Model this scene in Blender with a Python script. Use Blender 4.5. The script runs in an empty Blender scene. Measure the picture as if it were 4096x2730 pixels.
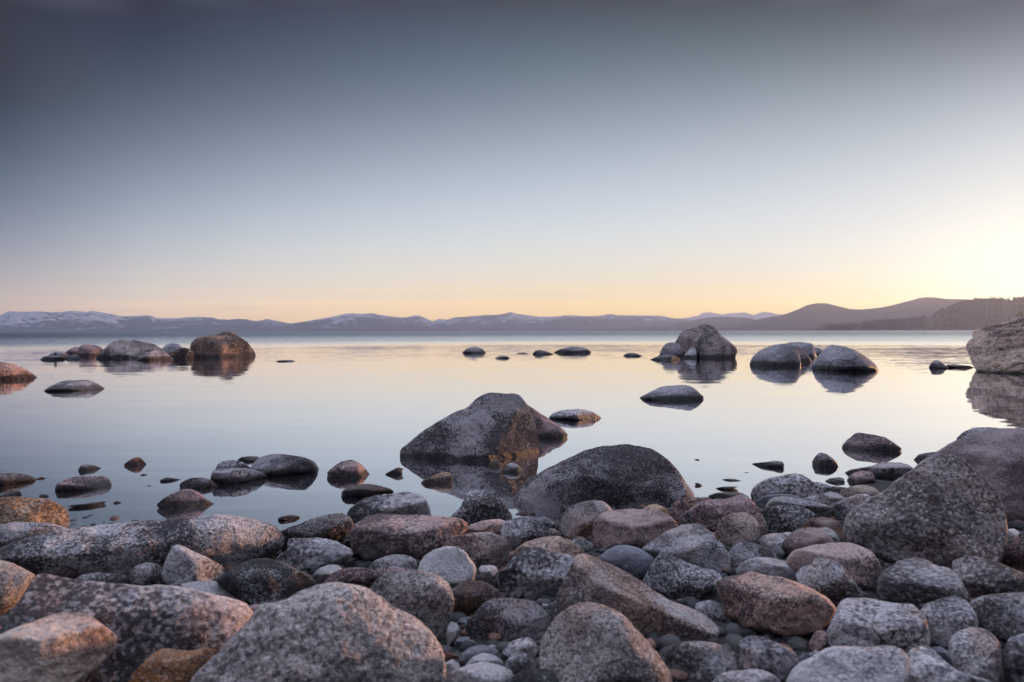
import bpy, math, random
import numpy as np
from mathutils import Vector, Matrix
sc = bpy.context.scene
R = math.radians
# ------------------------------------------------------------------ camera
W, H, F = 4096.0, 2730.0, 2731.0          # photograph pixels, focal length in them
CH = 1.2                                  # eye height over the lake
PITCH, ROLL = math.atan(40 / F), R(0.14)
cd = bpy.data.cameras.new('camera'); cam = bpy.data.objects.new('camera', cd)
sc.collection.objects.link(cam); sc.camera = cam
fw = np.array([0, math.cos(PITCH), -math.sin(PITCH)])
rt = np.array([math.cos(ROLL), 0, -math.sin(ROLL)])
rt = rt - fw * rt.dot(fw); rt /= np.linalg.norm(rt)
up = np.cross(rt, fw)
CAM = np.array([0, 0, CH])
M = Matrix(((rt[0], up[0], -fw[0], 0), (rt[1], up[1], -fw[1], 0), (rt[2], up[2], -fw[2], CH), (0, 0, 0, 1)))
cam.matrix_world = M
cd.sensor_width = 36; cd.lens = 36 * F / W; cd.clip_start = 0.05; cd.clip_end = 60000
cd.dof.use_dof = True; cd.dof.focus_distance = 6.0; cd.dof.aperture_fstop = 4.0

def ray(u, v):
    d = fw + rt * (u - W / 2) / F - up * (v - H / 2) / F
    return d / np.linalg.norm(d)
# ------------------------------------------------------------------ sky
SUN_AZ, SUN_EL = 62.0, 5.0
world = bpy.data.worlds.new('World'); sc.world = world; world.use_nodes = True
nt = world.node_tree; nt.nodes.clear()
N = lambda t, **k: (lambda n: ([setattr(n, a, b) for a, b in k.items()], n)[1])(nt.nodes.new(t))
L = nt.links.new
def lin(c): return tuple((x / 255 / 12.92 if x <= 10 else ((x / 255 + .055) / 1.055) ** 2.4) for x in c)
tc = N('ShaderNodeTexCoord'); sep = N('ShaderNodeSeparateXYZ'); L(tc.outputs['Generated'], sep.inputs[0])
def mth(op, a, b=None, clamp=False):
    n = N('ShaderNodeMath', operation=op, use_clamp=clamp)
    for i, s in enumerate((a, b)):
        if s is None: continue
        if isinstance(s, (int, float)): n.inputs[i].default_value = s
        else: L(s, n.inputs[i])
    return n.outputs[0]
elev = mth('DIVIDE', mth('ARCSINE', sep.outputs[2]), math.pi / 2)
az = mth('ARCTAN2', sep.outputs[0], sep.outputs[1])           # radians, + is right
ZL = (1.45, 1.58, 2.02)                                       # overhead sky
SKYC = {  # photograph row -> linear sky colour down each column
 -37: [(1, (0.0015, 0.0015, 0.0015)), (90, (0.0015, 0.0015, 0.0015)), (180, (0.0015, 0.0015, 0.0015)), (280, (0.0015, 0.0015, 0.0015)), (380, (0.0015, 0.0073, 0.0175)), (480, (0.0121, 0.0359, 0.0537)), (580, (0.0392, 0.0719, 0.1023)), (680, (0.0782, 0.1176, 0.1651)), (780, (0.1356, 0.1781, 0.2427)), (880, (0.2218, 0.2599, 0.3327)), (980, (0.3545, 0.373, 0.4334)), (1060, (0.5212, 0.5012, 0.5191)), (1130, (0.769, 0.6725, 0.6087)), (1190, (1.2386, 0.9708, 0.7384)), (1235, (2.3981, 1.6735, 1.0249)), (1318, (2.3624, 1.4546, 0.6405))],
 -28: [(1, (0.0015, 0.0015, 0.0015)), (90, (0.0015, 0.0042, 0.0217)), (180, (0.0077, 0.0216, 0.0457)), (280, (0.0261, 0.0477, 0.0759)), (380, (0.0543, 0.0836, 0.1161)), (480, (0.0936, 0.1317, 0.1718)), (580, (0.1476, 0.1948, 0.2471)), (680, (0.2192, 0.2752, 0.3418)), (780, (0.3132, 0.3754, 0.4514)), (880, (0.4373, 0.4959, 0.565)), (980, (0.6062, 0.6391, 0.6702)), (1060, (0.8005, 0.781, 0.7436)), (1130, (1.0795, 0.9596, 0.8086)), (1190, (1.6004, 1.2728, 0.9082)), (1235, (2.8398, 2.0087, 1.1525)), (1318, (2.7711, 1.7599, 0.7854))],
 -20: [(1, (0.0126, 0.0111, 0.0237)), (90, (0.0184, 0.0322, 0.0578)), (180, (0.032, 0.0563, 0.089)), (280, (0.0573, 0.0898, 0.1274)), (380, (0.0955, 0.1351, 0.1783)), (480, (0.1487, 0.1956, 0.248)), (580, (0.2193, 0.2746, 0.3392)), (680, (0.3081, 0.3739, 0.4499)), (780, (0.4187, 0.4913, 0.5705)), (880, (0.5552, 0.6228, 0.6859)), (980, (0.73, 0.767, 0.7762)), (1060, (0.9241, 0.8988, 0.8221)), (1130, (1.1997, 1.0616, 0.8489)), (1190, (1.7113, 1.3481, 0.8925)), (1235, (2.9074, 2.0257, 1.0302)), (1318, (2.8272, 1.7767, 0.7018))],
 -12: [(1, (0.0233, 0.0233, 0.038)), (90, (0.0316, 0.0513, 0.0781)), (180, (0.049, 0.0811, 0.1155)), (280, (0.0811, 0.1217, 0.1624)), (380, (0.1279, 0.1747, 0.2231)), (480, (0.1917, 0.2451, 0.304)), (580, (0.2736, 0.3349, 0.4061)), (680, (0.3733, 0.4439, 0.5255)), (780, (0.491, 0.5677, 0.6486)), (880, (0.6291, 0.7001, 0.7565)), (980, (0.7989, 0.8352, 0.8272)), (1060, (0.9847, 0.9524, 0.8461)), (1130, (1.2483, 1.0956, 0.8379)), (1190, (1.7381, 1.3534, 0.8302)), (1235, (2.8711, 1.9704, 0.8698)), (1318, (2.788, 1.7285, 0.5806))],
 -4: [(1, (0.028, 0.0303, 0.0443)), (90, (0.0394, 0.0637, 0.0879)), (180, (0.0616, 0.0994, 0.1314)), (280, (0.0998, 0.1469, 0.1872)), (380, (0.1549, 0.2077, 0.2573)), (480, (0.2272, 0.2855, 0.3475)), (580, (0.3167, 0.3821, 0.4576)), (680, (0.4219, 0.4957, 0.5801)), (780, (0.5409, 0.62, 0.6996)), (880, (0.6767, 0.7472, 0.7969)), (980, (0.8379, 0.87, 0.8486)), (1060, (1.0126, 0.9741, 0.8462)), (1130, (1.263, 1.1005, 0.8107)), (1190, (1.7295, 1.3351, 0.7619)), (1235, (2.8137, 1.9099, 0.7212)), (1318, (2.7329, 1.6765, 0.4666))],
 4: [(1, (0.0286, 0.0342, 0.0462)), (90, (0.0439, 0.0716, 0.0922)), (180, (0.071, 0.1132, 0.1419)), (280, (0.1165, 0.1683, 0.2067)), (380, (0.1793, 0.2366, 0.2866)), (480, (0.2592, 0.3219, 0.3853)), (580, (0.3545, 0.4234, 0.4989)), (680, (0.462, 0.538, 0.6204)), (780, (0.5805, 0.6595, 0.7343)), (880, (0.71, 0.7784, 0.8201)), (980, (0.8621, 0.8912, 0.8568)), (1060, (1.0275, 0.9847, 0.8382)), (1130, (1.2653, 1.1013, 0.7846)), (1190, (1.7155, 1.3241, 0.7067)), (1235, (2.7628, 1.8749, 0.6084)), (1318, (2.6884, 1.6486, 0.3817))],
 12: [(1, (0.0271, 0.0366, 0.0476)), (90, (0.0469, 0.0777, 0.0945)), (180, (0.0806, 0.1254, 0.1508)), (280, (0.1339, 0.1893, 0.2261)), (380, (0.2052, 0.2666, 0.3165)), (480, (0.2922, 0.3587, 0.4223)), (580, (0.3921, 0.4637, 0.5379)), (680, (0.5016, 0.5775, 0.6554)), (780, (0.6174, 0.6936, 0.76)), (880, (0.7427, 0.8063, 0.8354)), (980, (0.8877, 0.911, 0.8632)), (1060, (1.0446, 1.0008, 0.8394)), (1130, (1.2759, 1.1166, 0.7797)), (1190, (1.7148, 1.3429, 0.6876)), (1235, (2.7522, 1.9073, 0.5527)), (1318, (2.6881, 1.6836, 0.3456))],
 20: [(1, (0.0262, 0.0407, 0.0526)), (90, (0.0518, 0.0848, 0.1009)), (180, (0.0933, 0.14, 0.1645)), (280, (0.1565, 0.2149, 0.2521)), (380, (0.2376, 0.3033, 0.3544)), (480, (0.3321, 0.4029, 0.4661)), (580, (0.4377, 0.5109, 0.5805)), (680, (0.5491, 0.6234, 0.6904)), (780, (0.6643, 0.7354, 0.7855)), (880, (0.7874, 0.8447, 0.8548)), (980, (0.9307, 0.9501, 0.8835)), (1060, (1.0869, 1.0467, 0.8673)), (1130, (1.3166, 1.1766, 0.8181)), (1190, (1.7635, 1.4325, 0.7385)), (1235, (2.8371, 2.0738, 0.6167)), (1318, (2.7879, 1.8429, 0.4135))],
 28: [(1, (0.0305, 0.0508, 0.0701)), (90, (0.0645, 0.0983, 0.1192)), (180, (0.1167, 0.1639, 0.1936)), (280, (0.1933, 0.2537, 0.2978)), (380, (0.2872, 0.3571, 0.413)), (480, (0.3928, 0.4671, 0.5292)), (580, (0.5054, 0.5795, 0.639)), (680, (0.622, 0.6918, 0.7376)), (780, (0.7433, 0.8047, 0.8238)), (880, (0.8725, 0.9184, 0.8939)), (980, (1.0262, 1.0432, 0.9436)), (1060, (1.1957, 1.1693, 0.9628)), (1130, (1.4459, 1.3444, 0.9599)), (1190, (1.9325, 1.6867, 0.9492)), (1235, (3.1332, 2.5472, 0.965)), (1318, (3.1049, 2.286, 0.7293))],
 36: [(1, (0.0542, 0.0798, 0.1226)), (90, (0.1006, 0.1317, 0.1736)), (180, (0.169, 0.213, 0.2648)), (280, (0.2665, 0.3269, 0.3925)), (380, (0.3792, 0.4529, 0.5242)), (480, (0.5012, 0.5797, 0.6423)), (580, (0.6294, 0.701, 0.7398)), (680, (0.7627, 0.8209, 0.821)), (780, (0.9055, 0.9456, 0.9008)), (880, (1.0654, 1.0897, 0.992)), (980, (1.2638, 1.2759, 1.1074)), (1060, (1.4836, 1.4853, 1.2238)), (1130, (1.8031, 1.7879, 1.3654)), (1190, (2.4252, 2.3707, 1.6004)), (1235, (4.0119, 3.8546, 2.1668)), (1318, (4.012, 3.4979, 1.7868))],
}
def ramp(col, azd, top=.85):
    r = N('ShaderNodeValToRGB'); L(elev, r.inputs[0]); r.color_ramp.interpolation = 'EASE' if 0 else 'LINEAR'
    stops = []
    for y, c in col:
        e = math.degrees(math.atan((1325 - y) / F * math.cos(R(azd))))
        stops.append((e / 90, c))
    stops.sort()

    stops.append((44 / 90, tuple((1 - top) * a + top * b for a, b in zip(col[0][1], ZL)))); stops.append((1, ZL))
    els = r.color_ramp.elements
    while len(els) < len(stops): els.new(0.5)
    for el, (p, c) in zip(els, stops): pass
    for i, (p, c) in enumerate(stops):
        els[i].position = p
    for i, (p, c) in enumerate(stops):
        els[i].color = (*c, 1)
    return r.outputs[0]
keys = sorted(SKYC)
cur = ramp(SKYC[keys[0]], keys[0])
for a, b in zip(keys, keys[1:]):
    mr = N('ShaderNodeMapRange', interpolation_type='SMOOTHSTEP' if 0 else 'LINEAR'); L(az, mr.inputs[0])
    mr.inputs[1].default_value = R(a); mr.inputs[2].default_value = R(b)
    mx = N('ShaderNodeMix', data_type='RGBA'); L(mr.outputs[0], mx.inputs[0]); L(cur, mx.inputs[6]); L(ramp(SKYC[b], b), mx.inputs[7]); cur = mx.outputs[2]
# the sky behind the camera: dim blue dusk
BACK = [(1, (78, 84, 106)), (348, (68, 72, 92)), (696, (60, 62, 78)), (957, (50, 50, 64)), (1131, (44, 43, 54)), (1318, (36, 35, 44))]
mb = N('ShaderNodeMapRange'); L(sep.outputs[1], mb.inputs[0])
mb.inputs[1].default_value = 0.45; mb.inputs[2].default_value = -0.35
mx = N('ShaderNodeMix', data_type='RGBA'); L(mb.outputs[0], mx.inputs[0]); L(cur, mx.inputs[6]); L(ramp([(y, lin(c)) for y, c in BACK], 0, .12), mx.inputs[7]); cur = mx.outputs[2]
# faint long cloud streaks low over the far range
mp = N('ShaderNodeMapping'); L(tc.outputs['Generated'], mp.inputs[0]); mp.inputs['Scale'].default_value = (3.2, 3.2, 62)
ns = N('ShaderNodeTexNoise'); L(mp.outputs[0], ns.inputs[0]); ns.inputs['Scale'].default_value = 2.2; ns.inputs['Detail'].default_value = 6
m1 = N('ShaderNodeMapRange'); L(ns.outputs[0], m1.inputs[0]); m1.inputs[1].default_value = .58; m1.inputs[2].default_value = .80
m2 = N('ShaderNodeMapRange', interpolation_type='SMOOTHSTEP'); L(elev, m2.inputs[0]); m2.inputs[1].default_value = 6.0 / 90; m2.inputs[2].default_value = 2.0 / 90
cl = mth('MULTIPLY', mth('MULTIPLY', m1.outputs[0], m2.outputs[0]), 0.30)
mx = N('ShaderNodeMix', data_type='RGBA'); L(cl, mx.inputs[0]); L(cur, mx.inputs[6]); mx.inputs[7].default_value = (*lin((255, 238, 214)), 1); cur = mx.outputs[2]
# physical sky underneath it all
sk = N('ShaderNodeTexSky', sky_type='NISHITA'); sk.sun_disc = False; sk.sun_elevation = R(SUN_EL); sk.sun_rotation = R(SUN_AZ)
sm = N('ShaderNodeMix', data_type='RGBA', blend_type='ADD'); sm.inputs[0].default_value = 0.004; L(cur, sm.inputs[6]); L(sk.outputs[0], sm.inputs[7])
bg = N('ShaderNodeBackground'); L(sm.outputs[2], bg.inputs[0]); bg.inputs[1].default_value = 1.0
wo = N('ShaderNodeOutputWorld'); L(bg.outputs[0], wo.inputs[0])
# ------------------------------------------------------------------ sun
sl = bpy.data.lights.new('sun', 'SUN'); sl.energy = 4.6; sl.angle = R(2.5); sl.color = (1.0, 0.48, 0.22)
so = bpy.data.objects.new('sun', sl); sc.collection.objects.link(so)
sd = Vector((math.sin(R(SUN_AZ)) * math.cos(R(SUN_EL)), math.cos(R(SUN_AZ)) * math.cos(R(SUN_EL)), math.sin(R(SUN_EL))))
so.rotation_euler = sd.to_track_quat('Z', 'Y').to_euler()
so.location = sd * 50
sc.view_settings.view_transform = 'Standard'; sc.view_settings.look = 'None'
sc.view_settings.gamma = 1; sc.view_settings.exposure = 0; sc.view_settings.use_curve_mapping = False
sc.cycles.volume_bounces = 0
# ------------------------------------------------------------------ helpers
C = sc.collection
def tag(o, label=None, cat=None, group=None, kind=None):
    for k, v in (('label', label), ('category', cat), ('group', group), ('kind', kind)):
        if v: o[k] = v
    return o
def mesh_obj(name, co, faces, mat, parent=None, loc=None, smooth=True):
    co = np.asarray(co, dtype=np.float64)
    if loc is not None: co = co - np.asarray(loc)
    me = bpy.data.meshes.new(name)
    me.from_pydata(co.tolist(), [], faces); me.update()
    if smooth: me.polygons.foreach_set('use_smooth', [True] * len(me.polygons))
    me.materials.append(mat)
    o = bpy.data.objects.new(name, me); C.objects.link(o)
    if loc is not None: o.location = loc
    if parent: o.parent = parent
    return o
# vectorised gradient-less value noise -------------------------------------
_rs = np.random.RandomState(7); _T = _rs.rand(4096)
def _h(x, y, z): return _T[(x * 73856093 ^ y * 19349663 ^ z * 83492791) & 4095]
def vnoise(p):
    i = np.floor(p).astype(np.int64); f = p - i; f = f * f * f * (f * (f * 6 - 15) + 10)
    x, y, z = i.T; fx, fy, fz = f.T
    def l(a, b, t): return a + (b - a) * t
    return l(l(l(_h(x, y, z), _h(x + 1, y, z), fx), l(_h(x, y + 1, z), _h(x + 1, y + 1, z), fx), fy),
             l(l(_h(x, y, z + 1), _h(x + 1, y, z + 1), fx), l(_h(x, y + 1, z + 1), _h(x + 1, y + 1, z + 1), fx), fy), fz) * 2 - 1
def fbm(p, o=4, g=.5):
    s = 0; a = 1
    for k in range(o): s = s + a * vnoise(p * 2.03 ** k + 17.3 * k); a *= g
    return s
# ground height over the lake level ---------------------------------------
GY = [-40, -6, 0, 1.6, 2.6, 3.4, 4.1, 4.6, 6, 9, 14, 30, 80, 400, 20000]
GZ = [2.6, .62, .42, .30, .17, .07, 0.0, -.06, -.22, -.45, -.9, -1.8, -3, -5, -5]
def gz(y): return np.interp(y, GY, GZ)
def shore_shift(x): return 0.45 * np.clip(x, 0, 5)
def ground_z(x, y): return gz(y - shore_shift(np.asarray(x, float)) * np.clip(np.asarray(y) / 4, 0, 1))
def hit_ground(u, v):
    d = ray(u, v); ts = np.linspace(0.5, 40, 8000)
    p = CAM + ts[:, None] * d; below = p[:, 2] < ground_z(p[:, 0], p[:, 1])
    return ts[np.argmax(below)] if below.any() else 40.0
def hit_water(u, v):
    d = ray(u, v); return CH / max(1e-5, -d[2])
STONE = 1.34
# ------------------------------------------------------------------ materials
def newmat(name):
    m = bpy.data.materials.new(name); m.use_nodes = True; t = m.node_tree; t.nodes.clear()
    return m, t
class G:
    def __init__(s, t): s.t = t
    def n(s, ty, **k):
        x = s.t.nodes.new(ty)
        for a, b in k.items(): setattr(x, a, b)
        return x
    def put(s, sock, v):
        if isinstance(v, (int, float)): sock.default_value = v
        elif isinstance(v, tuple): sock.default_value = (*v, 1) if len(v) == 3 and len(sock.default_value) == 4 else v
        else: s.t.links.new(v, sock)
    def math(s, op, a, b=0.0, c=None, clamp=False):
        x = s.n('ShaderNodeMath', operation=op, use_clamp=clamp); s.put(x.inputs[0], a); s.put(x.inputs[1], b)
        if c is not None: s.put(x.inputs[2], c)
        return x.outputs[0]
    def vmath(s, op, a, b):
        x = s.n('ShaderNodeVectorMath', operation=op); s.put(x.inputs[0], a); s.put(x.inputs[1], b); return x.outputs[0]
    def noise(s, vec, scale, detail=6, rough=.6, out=0, dist=0):
        x = s.n('ShaderNodeTexNoise'); s.put(x.inputs['Vector'], vec); x.inputs['Scale'].default_value = scale
        x.inputs['Detail'].default_value = detail; x.inputs['Roughness'].default_value = rough; x.inputs['Distortion'].default_value = dist
        return x.outputs[out]
    def rng(s, v, a, b, c=0., d=1., smooth=True):
        x = s.n('ShaderNodeMapRange', interpolation_type='SMOOTHSTEP' if smooth else 'LINEAR'); s.put(x.inputs[0], v)
        for i, q in enumerate((a, b, c, d)): s.put(x.inputs[i + 1], q)
        return x.outputs[0]
    def mix(s, f, a, b, bt='MIX'):
        x = s.n('ShaderNodeMix', data_type='RGBA', blend_type=bt); s.put(x.inputs[0], f); s.put(x.inputs[6], a); s.put(x.inputs[7], b); return x.outputs[2]
    def bump(s, h, dist, strength=1.0, normal=None):
        x = s.n('ShaderNodeBump'); s.put(x.inputs['Height'], h); x.inputs['Distance'].default_value = dist; x.inputs['Strength'].default_value = strength
        if normal: s.put(x.inputs['Normal'], normal)
        return x.outputs[0]

def rockmat(name, pale, pale2, dark=(.035, .03, .035), cover=.45, sc_=1.0, stain=None, rough=.85, wet=None, grain=.35, crisp=.085, streak=None, bump=.018, lmax=.88, rose_=True):
    """weathered granite: mottled stone, crisp dark lichen crust, mineral grain, rust stains, wet tide band"""
    m, t = newmat(name); g = G(t)
    tc = g.n('ShaderNodeTexCoord'); oi = g.n('ShaderNodeObjectInfo')
    off = g.math('MULTIPLY', oi.outputs['Random'], 91.0)
    cb = g.n('ShaderNodeCombineXYZ'); 
    for i in range(3): g.put(cb.inputs[i], off)
    vec = g.vmath('ADD', tc.outputs['Object'], cb.outputs[0])
    vs0 = g.n('ShaderNodeVectorMath', operation='SCALE'); g.put(vs0.inputs[0], vec); g.put(vs0.inputs['Scale'], g.rng(g.math('FRACT', g.math('MULTIPLY', oi.outputs['Random'], 7.31)), 0., 1., .62, 1.45, False)); vec = vs0.outputs[0]
    low = g.noise(vec, 3.2 * sc_, 4, .55)
    mid = g.noise(vec, 13 * sc_, 8, .68)
    hi = g.noise(vec, 105 * sc_, 5, .62, dist=.2)
    fine = g.noise(vec, 210 * sc_, 3, .6)
    big2 = g.noise(g.vmath('ADD', vec, (7.3, 1.1, 4.7)), 2.3 * sc_, 3, .5)
    col = g.mix(g.rng(mid, .35, .68), pale, pale2)
    if rough > .6 and rose_:                                            # rosy feldspar bands and a few thin joints
        rose = g.noise(g.vmath('ADD', vec, (3.1, 9.2, 5.5)), 4.1 * sc_, 4, .6)
        col = g.mix(g.math('MULTIPLY', g.rng(rose, .50, .62), g.rng(g.math('FRACT', g.math('MULTIPLY', oi.outputs['Random'], 13.7)), .2, 1., 0., .75, False)), col, (.42, .26, .22))
    if stain:
        sc_col, amt = stain
        f = g.math('MULTIPLY', g.rng(g.math('ADD', big2, g.math('MULTIPLY', mid, .35)), .80 - .30 * amt, .92 - .20 * amt), min(1, .35 + amt))
        col = g.mix(f, col, sc_col)
    if streak:
        mp = g.n('ShaderNodeMapping'); g.put(mp.inputs[0], vec); mp.inputs['Scale'].default_value = streak[1]
        sn = g.noise(mp.outputs[0], 1.0, 5, .6)
        col = g.mix(g.math('MULTIPLY', g.rng(sn, *(streak[3:5] if len(streak) > 3 else (.45, .54))), streak[2]), col, streak[0])
    # lichen crust: high frequency speckle gathered by a low frequency field
    lv = g.math('ADD', g.math('MULTIPLY', hi, .62), g.math('ADD', g.math('MULTIPLY', mid, .20), g.math('MULTIPLY', g.noise(vec, 150 * sc_, 3, .6), .18)))
    thr = g.math('ADD', .5 + (.5 - cover) * .22, g.math('ADD', g.math('MULTIPLY', g.math('SUBTRACT', low, .5), -.85), g.math('MULTIPLY', g.math('SUBTRACT', mid, .5), -.22)))
    thr = g.math('ADD', thr, g.rng(oi.outputs['Random'], 0., 1., -.012, .018, False))
    lf = g.math('MULTIPLY', g.rng(g.math('SUBTRACT', lv, thr), -crisp, crisp), lmax)
    # soft bleached weathering above the crust
    col = g.mix(g.math('MULTIPLY', g.rng(low, .56, .42), .35), col, pale2)
    col = g.mix(lf, col, dark)
    zone = g.noise(g.vmath('ADD', vec, (11.3, 2.2, 8.1)), 1.9 * sc_, 5, .62)
    col = g.mix(g.math('MULTIPLY', g.rng(zone, .47, .62), .42), col, g.mix(.7, col, dark))
    # mineral grains
    vo = g.n('ShaderNodeTexVoronoi'); g.put(vo.inputs['Vector'], vec); vo.inputs['Scale'].default_value = 125 * sc_
    vs = g.n('ShaderNodeSeparateColor'); g.put(vs.inputs[0], vo.outputs['Color'])
    col = g.mix(g.math('MULTIPLY', g.rng(vs.outputs[0], .70, .80), grain * 1.3), col, (.05, .045, .055))
    col = g.mix(g.math('MULTIPLY', g.rng(vs.outputs[1], .78, .86), grain * .8), col, (.58, .55, .58))
    wv = g.vmath('ADD', vec, g.n('ShaderNodeTexNoise').outputs['Color']) if 0 else vec
    cn = g.n('ShaderNodeTexNoise'); g.put(cn.inputs['Vector'], vec); cn.inputs['Scale'].default_value = 5 * sc_; cn.inputs['Detail'].default_value = 5
    cs = g.n('ShaderNodeVectorMath', operation='SCALE'); g.put(cs.inputs[0], cn.outputs['Color']); cs.inputs['Scale'].default_value = .35 / sc_
    cv = g.n('ShaderNodeTexVoronoi', feature='DISTANCE_TO_EDGE'); g.put(cv.inputs['Vector'], g.vmath('ADD', vec, cs.outputs[0])); cv.inputs['Scale'].default_value = 2.4 * sc_
    crack = g.math('MULTIPLY', g.rng(cv.outputs['Distance'], .0, .022, 1., 0.), g.rng(big2, .54, .60))
    if rough <= .6: crack = g.math('MULTIPLY', crack, 0.)
    col = g.mix(g.math('MULTIPLY', crack, .5), col, (.03, .025, .03))
    gr = g.rng(fine, .38, .62, 1 - grain, 1 + grain * .7, False)
    gr2 = g.rng(hi, .3, .7, 1.15, .85, False)
    tint = g.math('MULTIPLY', gr, gr2)
    cc = g.n('ShaderNodeCombineColor'); [g.put(cc.inputs[i], tint) for i in range(3)]
    col = g.mix(1.0, col, cc.outputs[0], 'MULTIPLY')
    rg = rough
    if wet:
        ge = g.n('ShaderNodeNewGeometry'); sp = g.n('ShaderNodeSeparateXYZ'); g.put(sp.inputs[0], ge.outputs['Position'])
        z = g.math('ADD', sp.outputs[2], g.math('MULTIPLY', g.math('SUBTRACT', mid, .5), -wet * 1.6))
        wf = g.rng(z, wet * .55, wet * 1.15, 1., 0.)
        col = g.mix(wf, col, g.mix(.86, col, (.012, .008, .009)))
        rg = g.rng(wf, 0., 1., rough, .32)
    h = g.math('ADD', g.math('MULTIPLY', mid, 1.0), g.math('ADD', g.math('MULTIPLY', hi, .5), g.math('MULTIPLY', fine, .16)))
    h = g.math('SUBTRACT', h, g.math('MULTIPLY', crack, .45))
    nb = g.bump(h, bump / sc_, .9)
    col = g.mix(1.0, col, (STONE, STONE * .98, STONE * .955), 'MULTIPLY')
    bs = g.n('ShaderNodeBsdfPrincipled'); g.put(bs.inputs['Base Color'], col); g.put(bs.inputs['Roughness'], rg); g.put(bs.inputs['Normal'], nb)
    bs.inputs['Specular IOR Level'].default_value = .35
    o = g.n('ShaderNodeOutputMaterial'); g.put(o.inputs[0], bs.outputs[0])
    return m
BR = (.20, .095, .05); OR = (.33, .17, .085)
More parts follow.
